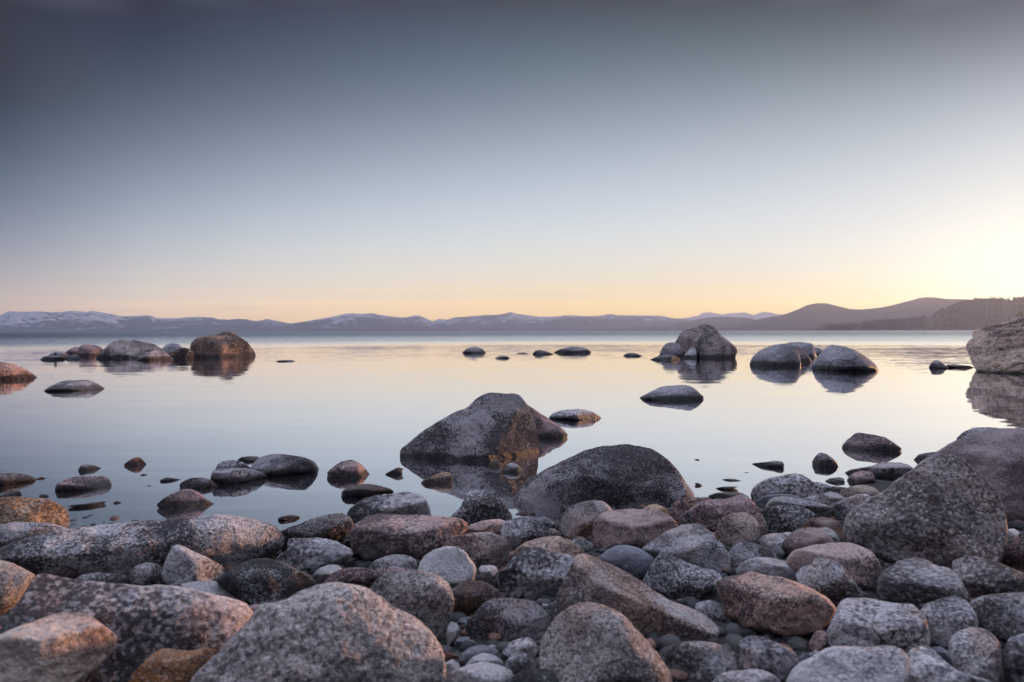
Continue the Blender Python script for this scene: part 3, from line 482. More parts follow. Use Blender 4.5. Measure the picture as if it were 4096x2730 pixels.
for lb, pts, tp, f_ in (
 ('flat oval stone just breaking the water right of the big dome', [(1038,689),(1080,678),(1150,678),(1222,698)], 690, 703),
 ('thin pale-edged stone in the shallows near the shore cobbles', [(968,770),(1030,750),(1100,744),(1195,745)], 764, 782),
 ('small slanted flat stone near the foot of the big dome', [(813,716),(835,711),(868,724),(893,752)], 735, 755),
 ('tiny dark star-shaped nub in open shallows', [(805,516),(830,507),(857,515)], 515, 522),
 ('hairline sliver of stone above the flat oval one', [(1232,627),(1255,622),(1283,626)], 626, 629)):
    WR(lb, 'stone', 'I', 'dark', pts, tip=tp, fr=f_)
WR('dark flat ledge stone awash at the edge behind the mixed granite boulder', 'rock', 'I', 'black', [(928,823),(1000,800),(1120,790),(1220,800),(1270,825),(1290,850)], tip=835, fr=875)
# ------------------------------------------------------------------ shore
SR('greyish back ridge showing over the top of the great right boulder', 'boulder', 'J', 'grey', [(1560,335),(1620,280),(1700,242),(1800,232),(1930,240),(2050,300),(2050,500),(1600,500)], base=700, push=.5)
SR('great smooth mauve boulder at the right edge above the shore', 'boulder', 'J', 'mauve', [(1240,700),(1310,530),(1400,440),(1550,350),(1700,290),(1850,250),(1950,243),(2148,235),(2350,240),(2600,330),(2700,700),(2500,1050),(2148,1120),(1900,1120),(1500,950)], base=1050, T=.8, facets=2, rough=.7)
SR('square tan and ochre boulder at the left edge of the water', 'boulder', 'F', 'ochre', [(-160,1130),(-170,900),(-120,860),(0,840),(150,830),(280,840),(400,850),(460,868),(550,920),(590,960),(597,1050),(600,1140),(400,1170),(0,1180)], base=1140, sig=.006, facets=0, planes=[(.7,.0,.7,.78),(0,.6,.75,.8),(-.3,0,.9,.82)])
SR('grey boulder with flat right end, at the water behind the pink flat one', 'boulder', 'G', 'grey', [(1262,970),(1300,920),(1400,850),(1500,820),(1650,808),(1780,788),(1880,808),(1940,850),(1970,920),(1992,1000),(1900,1100),(1500,1120),(1330,1100),(1270,1030)], sig=.006)
SR('cracked dark layered slab beside the log-like boulder', 'rock', 'G', 'bark', [(690,1130),(800,1090),(950,1030),(1100,985),(1220,968),(1290,1010),(1320,1080),(1290,1150),(1150,1220),(950,1260),(760,1310),(640,1350),(600,1320),(680,1230)], sig=.004, T=1.3, strata=(28, 9, .07))
SR('cone-shaped purple and grey boulder by the water, left of the big dome', 'boulder', 'H', 'speck', [(430,1225),(470,1180),(520,1140),(560,1060),(600,985),(640,973),(720,985),(800,1030),(880,1100),(940,1170),(970,1215),(960,1270),(800,1300),(590,1300),(480,1270)], sig=.005)
SR('small flat grey stone tucked behind the mottled grey hump', 'stone', 'C', 'brown', [(960,158),(1000,115),(1080,98),(1150,103),(1172,130),(1160,175),(1050,185)])
SR('small dark round stone at the foot of the big dome', 'stone', 'C', 'slate', [(1150,160),(1250,144),(1300,180),(1332,210),(1310,270),(1240,270),(1180,220)])
SR('dark pebble between the small dark stone and the rusty round boulder', 'stone', 'C', 'black', [(1300,200),(1350,185),(1400,205),(1400,280),(1330,280)])
SR('little brown stone left of the rusty round boulder', 'stone', 'C', 'brown', [(1265,250),(1320,246),(1380,285),(1420,330),(1360,350),(1290,320)])
SR('small orange-brown stone hidden behind the big mottled pink block', 'stone', 'D', 'orange', [(350,90),(420,47),(480,33),(550,60),(610,125),(500,180),(380,160)])
SR('pinkish smooth rock behind the mixed purple and pink boulder', 'rock', 'I', 'pink', [(598,960),(620,890),(680,850),(800,836),(950,838),(990,900),(900,1000),(750,1060),(640,1040)])
SR('slate-blue flat rock under the long speckled whale-shaped one', 'rock', 'I', 'slate', [(1330,880),(1400,830),(1500,810),(1650,812),(1740,842),(1760,900),(1600,940),(1480,970),(1370,960)], push=.05)
SR('long whale-shaped rock with black lower side at the right shore', 'boulder', 'I', 'speck', [(1288,830),(1310,760),(1380,700),(1480,660),(1580,650),(1650,628),(1740,640),(1800,680),(1850,720),(1930,780),(1920,850),(1850,900),(1750,890),(1600,840),(1450,850),(1330,880)], push=.1)
SR('low speckled rock trailing right behind the whale-shaped one', 'rock', 'J', 'speck', [(300,700),(400,710),(480,738),(560,758),(585,785),(540,820),(430,830),(350,780)], push=.1)
SR('smooth tan oval rock beside the right shallows', 'rock', 'J', 'tan', [(545,805),(620,760),(700,735),(780,728),(850,748),(895,785),(920,820),(850,870),(700,880),(600,860)])
SR('dull olive-grey rounded rock left of the white veined one', 'rock', 'J', 'smooth', [(395,860),(430,800),(480,786),(540,800),(615,850),(610,900),(500,950),(430,930)])
SR('small speckled knob between the long grey rock and the olive one', 'stone', 'J', 'speck', [(240,862),(300,830),(345,823),(380,842),(410,885),(390,930),(300,910)])
SR('mixed purple, grey and pink boulder with a sharp ridge near the water', 'boulder', 'I', 'purple', [(648,1025),(750,958),(850,890),(1000,852),(1080,856),(1150,830),(1200,810),(1250,818),(1300,868),(1360,930),(1390,985),(1300,1060),(1100,1130),(1000,1160),(850,1130),(700,1110)], sig=.005, facets=6)
SR('long smooth grey rock above the black-spotted one', 'rock', 'I', 'grey', [(1412,940),(1440,870),(1500,835),(1600,828),(1700,852),(1850,880),(1950,908),(1990,950),(1980,1010),(1900,1060),(1700,1080),(1500,1020)])
SR('white veined egg-shaped rock leaning on the great right boulder', 'rock', 'J', 'white', [(478,980),(485,935),(520,900),(600,850),(700,818),(780,808),(840,825),(860,900),(760,990),(690,1060),(610,1080),(520,1040)])
SR('black-spotted grey rock in the middle of the right shore', 'rock', 'I', 'speck', [(1378,990),(1400,938),(1500,908),(1650,903),(1760,930),(1840,970),(1870,1010),(1830,1100),(1720,1150),(1550,1170),(1460,1140),(1415,1060)])
SR('great lichen-crusted boulder with a rounded peak on the right shore', 'boulder', 'J', 'granite', [(590,1150),(600,1060),(640,980),(700,910),(800,850),(950,790),(1050,700),(1200,590),(1300,520),(1420,480),(1520,468),(1600,485),(1680,540),(1780,640),(1850,700),(1920,790),(1960,900),(1990,1000),(2010,1100),(1990,1230),(1960,1400),(1880,1500),(1700,1540),(1550,1540),(1400,1520),(1200,1480),(1000,1440),(860,1380),(750,1290),(640,1220)], base=1440, T=.62, facets=0, planes=[(.55,.35,.72,.62),(-.35,.55,.72,.74),(-.1,-.3,.95,.88)], sig=.006, ms=.8)
SR('light wedge of rock in the gap at the right edge', 'stone', 'E', 'pale', [(1975,260),(2060,245),(2110,280),(2080,360),(2000,360)])
SR('dark mauve boulder cut by the right edge below the great ones', 'boulder', 'E', 'purple', [(1900,540),(1960,430),(2030,380),(2110,320),(2250,260),(2450,400),(2450,700),(2148,700),(2000,620)], push=.1)
SR('rusty and grey egg-shaped boulder in front of the big dome', 'boulder', 'C', 'rust', [(1375,230),(1390,150),(1440,80),(1540,20),(1660,-2),(1760,15),(1830,80),(1850,200),(1760,330),(1680,380),(1600,380),(1450,350),(1390,290)])
SR('brown streaked rock tucked behind the round olive-brown one', 'rock', 'D', 'brown', [(1310,140),(1370,108),(1400,140),(1430,200),(1447,280),(1410,340),(1340,350)], push=.05)
SR('dusky red-brown rock beside the great lichen-crusted boulder', 'rock', 'E', 'brown', [(222,250),(260,200),(330,158),(410,145),(500,160),(570,200),(598,250),(605,340),(560,390),(450,360),(300,320)])
SR('small grey stone behind the dusky pink dome-shaped one', 'stone', 'E', 'smooth', [(380,240),(460,237),(520,270),(560,335),(580,370),(520,420),(420,380)])
SR('little pale stone wedged behind the cracked white one', 'stone', 'D', 'smooth', [(1550,300),(1600,275),(1670,283),(1680,330),(1600,350)])
SR('flat pink rock with a dark red stripe behind the mottled grey hump', 'rock', 'C', 'pink', [(555,300),(590,220),(700,180),(850,163),(920,185),(960,260),(850,340),(700,350),(600,340)])
SR('wide flat-topped pink boulder left of centre on the shore', 'boulder', 'G', 'pink', [(1290,1130),(1330,1080),(1420,1000),(1520,976),(1700,983),(2000,995),(2160,1005),(2255,1028),(2300,1069),(2295,1129),(2225,1180),(2150,1240),(2060,1290),(1950,1330),(1850,1380),(1700,1400),(1500,1405),(1400,1400),(1330,1340),(1300,1260),(1293,1190)], sig=.006, facets=0, planes=[(0,.84,.5,.60),(-.5,0,.85,.86),(.5,0,.85,.86)], ms=.8, T=1.1)
SR('mottled grey hump with a brownish crest behind the speckled white block', 'rock', 'C', 'speck', [(860,280),(900,190),(1000,153),(1100,143),(1180,165),(1250,230),(1320,280),(1330,320),(1220,400),(1050,450),(950,440),(900,380)])
SR('big mottled pink and grey block with flat top, shore centre', 'boulder', 'D', 'pink', [(-58,290),(-50,200),(0,130),(80,90),(230,80),(430,83),(520,98),(600,138),(650,190),(674,240),(600,330),(480,400),(350,440),(200,430),(50,490),(-20,460),(-52,370)], sig=.007, facets=0, planes=[(0,.8,.55,.66),(-.6,.0,.8,.82),(.55,-.1,.8,.82)])
SR('narrow dark-streaked stone left of the mottled pink block', 'stone', 'C', 'speck', [(1455,355),(1520,333),(1620,358),(1690,400),(1720,480),(1620,490),(1530,430)], push=.05)
SR('round olive-brown rock with grey-spotted cheek', 'rock', 'D', 'brown', [(988,300),(1010,220),(1060,150),(1120,115),(1250,107),(1320,140),(1360,210),(1372,290),(1355,360),(1260,400),(1160,430),(1100,425),(1030,370)])
SR('white cracked stone beside the dusky pink dome', 'rock', 'D', 'white', [(1355,345),(1400,308),(1480,288),(1570,283),(1640,310),(1640,400),(1580,500),(1480,510),(1400,440)])
SR('dusky pink dome-shaped rock right of the white cracked stone', 'rock', 'D', 'pink', [(1533,440),(1560,370),(1620,300),(1700,250),(1800,231),(1890,243),(1945,290),(2005,345),(2020,420),(1900,500),(1740,530),(1600,540),(1550,510)])
SR('blocky pale rock with a brown blotch, right of the flat pink boulder', 'rock', 'C', 'rust', [(352,405),(400,348),(470,318),(560,293),(680,280),(780,276),(870,310),(920,358),(942,420),(942,500),(932,580),(880,610),(780,610),(660,600),(560,560),(450,480)], sig=.007)
SR('grey hump with orange streaks behind the knobbly grey boulder', 'rock', 'C', 'rust', [(935,490),(1000,418),(1080,360),(1200,323),(1350,306),(1450,340),(1530,390),(1592,445),(1540,540),(1350,580),(1100,580),(960,550)])
SR('smooth dark slate hump between the ridge slab and the pink block', 'rock', 'D', 'slate', [(-20,500),(60,430),(140,393),(240,390),(330,413),(400,450),(470,500),(480,580),(420,680),(330,710),(180,660),(20,580)], facets=0, rough=.5)
SR('big wedge-shaped pale boulder with a pinkish lower face', 'boulder', 'D', 'grey', [(353,428),(450,350),(560,280),(700,210),(820,193),(880,205),(930,258),(1000,340),(1060,400),(1102,460),(1118,550),(1105,640),(1020,690),(900,660),(750,620),(600,570),(480,540),(400,470)], sig=.006, facets=0, planes=[(-.25,.75,.6,.62),(.5,-.1,.86,.80)])
SR('blue-grey rounded rock between the wedge boulder and the white cracked stone', 'rock', 'D', 'grey', [(1090,470),(1160,390),(1230,362),(1330,367),(1420,410),(1500,455),(1545,520),(1500,600),(1300,640),(1160,640),(1110,580)])
SR('large oval pinkish boulder with grey left side, below the great lichen one', 'boulder', 'E', 'pink', [(98,530),(150,450),(250,410),(400,380),(550,362),(680,375),(780,410),(850,460),(900,540),(932,605),(920,700),(885,790),(790,820),(650,800),(450,720),(250,640),(120,590)], facets=3)
SR('long log-like speckled boulder lying across the left shore', 'boulder', 'A', 'speck', [(-180,520),(-30,460),(0,425),(150,360),(350,298),(600,248),(900,210),(1250,183),(1500,173),(1800,145),(2000,143),(2148,153),(2238,175),(2338,218),(2410,270),(2440,330),(2425,410),(2318,495),(2158,560),(2000,620),(1800,680),(1500,700),(1200,710),(900,710),(500,690),(200,630),(0,580),(-140,560)], sig=.006, T=1.05, facets=0, planes=[(0,.72,.68,.86),(0,-.5,.86,.86)], ms=.8, rough=.6)
SR('blue-topped rock at the left edge behind the log-like boulder', 'rock', 'A', 'grey', [(-220,250),(-80,212),(0,212),(120,190),(300,193),(450,205),(560,233),(625,275),(560,370),(400,420),(200,450),(0,470),(-180,430)], push=.15)
SR('small grey-blue stone left of the purple banded rock', 'stone', 'B', 'smooth', [(960,655),(1020,590),(1100,558),(1180,558),(1235,600),(1220,680),(1130,740),(1020,760),(970,720)])
SR('grey mottled rock between the cracked slab and the black boulder', 'rock', 'G', 'grey', [(750,1215),(780,1190),(900,1188),(1000,1180),(1120,1200),(1220,1250),(1300,1288),(1315,1335),(1250,1390),(1120,1440),(1000,1470),(900,1470),(800,1450),(700,1420),(640,1385),(690,1325),(760,1290)])
SR('small stone showing behind the grey mottled rock', 'stone', 'G', 'brown', [(970,1200),(1030,1163),(1090,1183),(1110,1230),(1030,1260)], push=.1)
SR('dark little stone under the left end of the flat pink boulder', 'stone', 'G', 'purple', [(1210,1225),(1270,1195),(1320,1230),(1320,1300),(1250,1290)], push=.05)
SR('blue-grey oval stone with a yellow-brown right end', 'rock', 'B', 'grey', [(1438,590),(1500,520),(1600,480),(1700,468),(1790,480),(1850,510),(1868,560),(1850,640),(1700,680),(1530,660)])
SR('pinkish-grey stone lying between the yellow-ended and purple banded ones', 'stone', 'B', 'purple', [(1440,640),(1500,600),(1580,583),(1700,580),(1810,598),(1870,660),(1760,730),(1550,740)])
SR('purple rock with a dark band down its face, left of the big blue-grey boulder', 'rock', 'B', 'purple', [(1055,715),(1120,640),(1200,600),(1330,578),(1450,590),(1560,620),(1600,670),(1520,770),(1400,830),(1200,820),(1090,780)])
SR('cream boulder with vertical dark drips, left of centre', 'boulder', 'C', 'pale', [(150,610),(170,540),(210,480),(280,430),(380,401),(480,403),(550,440),(600,500),(650,560),(664,620),(655,690),(600,740),(500,770),(400,760),(280,720),(180,680)])
SR('small white and grey knobbly stone right of the cream boulder', 'stone', 'C', 'white', [(673,600),(700,565),(780,561),(830,573),(850,620),(820,700),(770,730),(700,710)])
SR('knobbly grey boulder with pink patches behind the ridge slab', 'boulder', 'C', 'speck', [(783,690),(830,620),(900,590),(930,540),(1000,470),(1080,413),(1170,405),(1300,448),(1480,480),(1560,540),(1580,700),(1450,850),(1300,900),(1150,910),(950,870),(850,830),(790,760)], sig=.005, facets=5)
SR('tan-brown smooth oval stone between two grey boulders', 'rock', 'C', 'brown', [(440,780),(500,720),(600,696),(700,696),(780,730),(850,780),(905,835),(920,920),(800,990),(700,1030),(600,1040),(480,1010),(430,960),(440,870)])
SR('wedge rock with a tan right edge in front of the log-like boulder', 'rock', 'A', 'grey', [(1390,620),(1440,480),(1490,383),(1570,393),(1650,438),(1780,498),(1880,548),(1937,590),(1945,640),(1900,700),(1800,760),(1600,770),(1450,760),(1390,700)], sig=.003, facets=0, planes=[(.75,.1,.6,.66),(-.3,0,.95,.80)])
SR('small rounded blue-grey stone left of the tan-edged wedge', 'rock', 'A', 'speck', [(1118,620),(1160,570),(1250,536),(1340,545),(1400,575),(1420,650),(1410,750),(1280,790),(1150,760),(1112,690)])
SR('low flat grey stone under the log-like boulder', 'rock', 'A', 'grey', [(640,680),(720,640),(850,618),(1000,635),(1100,655),(1170,690),(1180,770),(900,800),(720,760)])
SR('black boulder crusted with white lichen', 'boulder', 'B', 'black', [(130,695),(230,630),(330,560),(450,510),(570,493),(700,530),(820,580),(930,640),(985,690),(1010,760),(960,860),(800,920),(620,940),(450,920),(330,860),(220,760)])
SR('flat smooth grey stone wedged behind the long dark boulder', 'stone', 'B', 'smooth', [(-190,725),(-50,700),(100,698),(250,701),(380,710),(450,745),(474,800),(464,870),(430,930),(300,930),(120,880),(-60,800)], facets=0, planes=[(0,.8,.6,.55)], sig=.006, rough=.5)
SR('small dark reddish stone between the long dark and the front centre boulders', 'stone', 'B', 'purple', [(425,910),(480,890),(542,905),(560,960),(500,1020),(440,980)])
SR('big blue-grey rounded boulder with a cream right flank', 'boulder', 'C', 'granite', [(-290,780),(-218,700),(-138,640),(0,611),(120,609),(240,625),(350,663),(420,720),(458,800),(469,900),(440,980),(405,1060),(400,1150),(350,1250),(250,1260),(100,1180),(-50,1030),(-210,890)], facets=4)
SR('pale streaked flat rock right of the blue triangular one', 'rock', 'D', 'white', [(1160,610),(1200,550),(1280,510),(1380,492),(1480,503),(1600,530),(1700,525),(1790,560),(1830,640),(1750,740),(1500,760),(1300,720),(1190,670)])
SR('white rock with black spots and a curled ridge', 'boulder', 'E', 'speck', [(180,640),(230,590),(330,560),(345,512),(420,497),(500,513),(590,570),(650,640),(700,720),(760,790),(830,830),(860,880),(720,940),(540,950),(400,900),(230,780)], sig=.005)
SR('flat layered grey-white boulder with a brown belly', 'boulder', 'E', 'layer', [(883,720),(900,660),(960,600),(1030,558),(1060,515),(1200,498),(1290,497),(1350,530),(1400,558),(1500,580),(1560,620),(1610,690),(1640,760),(1690,860),(1650,920),(1500,940),(1200,940),(1000,910),(910,860),(885,800)], sig=.005, facets=0, planes=[(0,.82,.5,.50),(0,-.3,.95,.85)], ms=1, strata=(2, 5, .05))
SR('brown lichen-spotted boulder behind the block at the right edge', 'boulder', 'E', 'rust', [(1527,600),(1528,520),(1590,498),(1680,479),(1780,494),(1900,530),(2030,580),(2148,630),(2320,720),(2330,840),(2148,860),(1900,870),(1700,890),(1640,790),(1580,680)])
SR('triangular blue-grey rock with a sharp peak', 'boulder', 'D', 'speck', [(365,700),(420,600),(480,500),(520,440),(570,432),(640,480),(750,540),(870,590),(960,598),(1042,643),(1047,668),(990,740),(900,800),(800,880),(700,890),(560,850),(430,770)], sig=.003, facets=0, planes=[(.35,.6,.7,.62),(-.6,.1,.8,.75)])
SR('dark grey block in the gap between the ridge slab and the spotted oval', 'rock', 'D', 'grey', [(810,930),(850,880),(960,858),(1040,895),(1080,1000),(1140,1110),(1060,1200),(950,1180),(880,1080)], push=.1)
SR('tiny dark pebble above the dark grey block', 'pebble', 'D', 'slate', [(780,880),(810,850),(850,858),(860,890),(810,905)])
SR('oval pinkish boulder with black lichen spots, right of centre', 'boulder', 'D', 'salmon', [(987,690),(1080,660),(1200,645),(1290,611),(1400,643),(1550,670),(1700,710),(1850,780),(1960,850),(2022,918),(2028,965),(1955,1070),(1850,1130),(1650,1165),(1450,1155),(1250,1115),(1130,1055),(1078,970),(1038,870),(998,780)], sig=.006, facets=0, planes=[(0,.7,.7,.86),(-.5,-.2,.85,.88),(.5,-.3,.85,.88)], base=1150)
SR('white and grey speckled block below the oval spotted boulder', 'boulder', 'E', 'speck', [(446,1190),(460,1100),(520,1020),(550,900),(600,848),(750,838),(900,858),(1050,883),(1200,888),(1260,960),(1300,1040),(1340,1150),(1348,1250),(1300,1360),(1150,1400),(1000,1390),(700,1350),(550,1340),(460,1290)], sig=.006, facets=0, planes=[(0,.75,.6,.60),(.55,0,.8,.82),(-.1,-.2,.97,.88)])
SR('blocky grey boulder with a pale flat top beside the speckled block', 'boulder', 'E', 'grey', [(1235,980),(1300,900),(1450,840),(1560,820),(1640,850),(1695,920),(1742,1000),(1758,1080),(1740,1200),(1600,1290),(1450,1310),(1340,1260),(1280,1120)], sig=.006, facets=0, planes=[(0,.8,.55,.60),(.3,0,.95,.85)])
SR('wide pale-topped block cut by the right edge', 'boulder', 'E', 'grey', [(1680,880),(1760,830),(1900,808),(2148,792),(2350,790),(2480,900),(2460,1150),(2200,1240),(2000,1270),(1880,1200),(1760,1050)], sig=.006, facets=0, planes=[(0,.85,.5,.66),(-.5,0,.85,.84)])
SR('long ridge-backed slab tilted down to the right, front centre', 'boulder', 'C', 'rust', [(1285,1060),(1300,960),(1370,780),(1440,620),(1490,500),(1530,453),(1600,448),(1700,490),(1850,560),(2000,640),(2148,750),(2318,860),(2468,910),(2600,970),(2700,1050),(2742,1110),(2735,1180),(2640,1230),(2300,1245),(2000,1240),(1700,1200),(1400,1130)], sig=.003, facets=0, planes=[(.58,.73,.36,.46),(-.8,.1,.6,.72),(-.1,-.35,.93,.55)], rough=.45, base=1230, T=.8)
SR('rounded dark granite rock with brown lower right, front centre', 'boulder', 'C', 'dark', [(563,1110),(580,1050),(640,980),(700,900),(780,850),(870,839),(1000,850),(1150,870),(1220,920),(1280,1000),(1292,1090),(1240,1200),(1160,1250),(1060,1250),(900,1260),(750,1250),(640,1220),(575,1160)])
SR('speckled round-backed boulder in the front row right of centre', 'boulder', 'C', 'granite', [(1203,1330),(1210,1230),(1260,1130),(1330,1020),(1430,930),(1540,880),(1620,874),(1720,900),(1850,960),(1960,1040),(2050,1150),(2150,1260),(2270,1390),(2330,1500),(2348,1620),(2300,1780),(2000,1860),(1600,1850),(1350,1750),(1230,1550)], base=1800, facets=2)
SR('oval grey granite rock in the front row below the ridge slab', 'rock', 'D', 'grey', [(560,1340),(590,1260),(680,1225),(850,1214),(1000,1240),(1150,1300),(1218,1340),(1215,1450),(1120,1520),(1000,1560),(800,1600),(650,1560),(575,1450)])
SR('slanted rounded dark rock in the front row below the spotted oval', 'rock', 'D', 'dark', [(1170,1280),(1200,1200),(1280,1164),(1380,1175),(1500,1220),(1620,1280),(1685,1330),(1700,1420),(1680,1560),(1560,1640),(1400,1640),(1250,1540),(1185,1420)])
SR('dark reddish stone in shade under the spotted oval boulder', 'stone', 'D', 'purple', [(1790,1240),(1850,1130),(1940,1118),(1970,1230),(1900,1310),(1820,1300)])
SR('small black stone in the gap below the ridge slab', 'stone', 'D', 'slate', [(1070,1200),(1130,1172),(1200,1195),(1200,1260),(1110,1275)])
SR('grey pebble in the dark gap left of the two-lobed boulder', 'pebble', 'D', 'smooth', [(1795,1320),(1850,1288),(1905,1310),(1880,1360),(1810,1360)])
SR('dark pebble left of the grey one beside the two-lobed boulder', 'pebble', 'D', 'slate', [(1700,1360),(1750,1310),(1790,1330),(1785,1390),(1720,1400)])
SR('pale blue pebble at the left of the front oval granite rock', 'pebble', 'D', 'white', [(520,1285),(545,1262),(580,1275),(578,1305),(535,1310)])
SR('egg-shaped pale-topped rock with dark reddish lower half', 'boulder', 'E', 'pale', [(1492,1240),(1540,1160),(1620,1113),(1720,1098),(1800,1104),(1870,1140),(1930,1210),(1958,1280),(1960,1420),(1910,1600),(1720,1650),(1600,1540),(1510,1350)], facets=1)
SR('grey rounded rock cut by the lower right edge', 'boulder', 'E', 'grey', [(1950,1360),(1990,1240),(2040,1175),(2148,1143),(2300,1150),(2380,1400),(2330,1650),(2050,1680),(1965,1480)])
SR('dark slate stone between the egg-shaped and hooked rocks', 'stone', 'E', 'slate', [(1345,1270),(1430,1255),(1515,1315),(1540,1410),(1450,1450),(1370,1360)], push=.05)
SR('pale hooked rock sloping out of the lower right corner', 'boulder', 'E', 'pale', [(1148,1330),(1200,1265),(1290,1242),(1350,1260),(1420,1340),(1500,1420),(1600,1480),(1750,1530),(1880,1570),(1980,1660),(1900,1800),(1500,1850),(1200,1800),(1110,1550)], sig=.006, base=1800)
SR('pale two-lobed boulder in the front row on the right', 'boulder', 'E', 'pale', [(115,1568),(160,1470),(260,1390),(400,1320),(520,1278),(650,1254),(780,1260),(860,1262),(960,1244),(1050,1258),(1120,1310),(1152,1400),(1150,1600),(1100,1780),(600,1850),(120,1800)], base=1800, sig=.005)
SR('low round speckled rock cut by the bottom edge right of centre', 'rock', 'D', 'grey', [(920,1600),(1050,1490),(1150,1464),(1230,1470),(1330,1450),(1450,1478),(1540,1540),(1590,1640),(1500,1760),(1150,1780),(930,1720)])
SR('long speckled dark boulder with orange stains across the lower left', 'boulder', 'A', 'speck', [(70,980),(190,840),(250,740),(285,655),(350,625),(600,678),(850,708),(1050,725),(1250,745),(1330,728),(1500,738),(1720,790),(1950,838),(2100,880),(2165,950),(2185,1050),(2100,1300),(1950,1500),(1700,1700),(1300,1850),(900,1850),(500,1700),(150,1400),(60,1150)], base=1700, sig=.006, facets=0, planes=[(.1,.8,.55,.72),(0,-.1,.99,.76)], T=.5, rough=.5)
SR('pink-cream boulder cut by the left edge above the tan one', 'boulder', 'A', 'tan', [(-420,480),(-200,460),(0,520),(100,548),(200,598),(292,650),(282,700),(240,790),(190,870),(80,960),(0,1010),(-150,1050),(-430,950)], sig=.006, T=.8)
SR('low rock with a burnt-orange stain between the corner and the mauve front boulder', 'rock', 'A', 'burnt', [(1080,1600),(1130,1500),(1210,1420),(1320,1310),(1420,1272),(1560,1290),(1640,1300),(1760,1262),(1880,1290),(1900,1400),(1800,1600),(1500,1700),(1200,1700)], base=1720, push=-.12)
SR('tan lichen-dotted boulder in the lower left corner', 'boulder', 'A', 'tan', [(-350,1260),(-100,1190),(0,1163),(200,1080),(400,1000),(580,958),(700,963),(800,1020),(930,1120),(1003,1170),(990,1240),(940,1330),(850,1420),(700,1540),(520,1680),(400,1780),(0,1850),(-350,1750)], base=1800, T=.8, facets=3, push=-.22)
SR('largest mauve-grey granite boulder rising at the front left of centre', 'boulder', 'B', 'granite', [(480,960),(540,900),(620,888),(720,858),(850,798),(1000,743),(1200,724),(1350,743),(1480,800),(1580,868),(1640,930),(1800,990),(1930,1080),(2010,1180),(2060,1280),(2082,1400),(2070,1568),(1980,1750),(1500,1880),(900,1880),(100,1850),(-120,1700),(-50,1530),(100,1380),(250,1250),(350,1150),(430,1060)], base=1850, facets=0, planes=[(.55,.3,.78,.97),(-.6,.25,.76,.98)], T=.8, rough=.8, sig=.006)
# ------------------------------------------------------------------ small stones in the front gap
for lb, kd, pts in (
 ('little grey stone behind the rounded dark granite rock, front centre', 'smooth', [(1205,890),(1260,877),(1295,900),(1300,970),(1220,960)]),
 ('dark blue stone left of the rounded dark granite rock', 'slate', [(480,1060),(520,1015),(600,1005),(620,1060),(560,1110)]),
 ('slender dull stone at the foot of the blue-grey cream-flanked boulder', 'smooth', [(395,1150),(410,1080),(440,1043),(490,1060),(512,1110),(470,1200),(410,1270)]),
 ('dark flat stone under the rounded dark granite rock', 'slate', [(460,1235),(500,1178),(590,1175),(620,1220),(550,1270),(480,1275)]),
 ('small round blue-grey stone above the curved slate discs', 'slate', [(538,1275),(570,1222),(620,1203),(670,1240),(620,1300),(560,1310)]),
 ('dark curved slate disc, upper of the two', 'slate', [(497,1390),(530,1320),(600,1268),(700,1243),(790,1260),(855,1305),(820,1380),(650,1430),(540,1440)]),
 ('small pale pebble right of the upper slate disc', 'white', [(730,1262),(800,1243),(860,1258),(870,1310),(790,1320)]),
 ('mottled grey-brown stone below the rounded dark granite rock', 'grey', [(870,1310),(950,1220),(1050,1184),(1110,1178),(1172,1230),(1178,1300),(1160,1370),(1080,1400),(950,1380)]),
 ('reddish stone beside the mauve-grey front boulder', 'red', [(350,1290),(420,1308),(505,1342),(490,1390),(400,1410),(350,1370)]),
 ('lighter curved slate disc, lower of the two', 'smooth', [(545,1440),(620,1350),(720,1313),(820,1338),(885,1390),(880,1450),(750,1500),(600,1500)]),
 ('dull grey stone touching the right flank of the mauve-grey boulder', 'smooth', [(350,1420),(450,1368),(505,1400),(520,1450),(450,1510),(350,1530)]),
 ('bluish round stone in the front gap, right of the slate discs', 'grey', [(895,1410),(960,1330),(1030,1298),(1100,1330),(1165,1400),(1170,1480),(1050,1520),(960,1520),(905,1460)]),
 ('smooth greenish-grey stone at the bottom edge left of centre', 'smooth', [(335,1600),(350,1520),(450,1470),(580,1420),(720,1388),(850,1418),(950,1460),(990,1530),(960,1650),(700,1720),(400,1700)]),
 ('black and cream streaked rock at the bottom edge, centre', 'black', [(910,1580),(1000,1490),(1200,1450),(1330,1420),(1420,1340),(1500,1328),(1550,1400),(1640,1440),(1680,1500),(1695,1620),(1600,1740),(1300,1780),(1000,1740)])):
    SR(lb, 'stone', 'C', kd, pts, facets=2 if kd in ('slate', 'smooth') else 4, rough=.6)
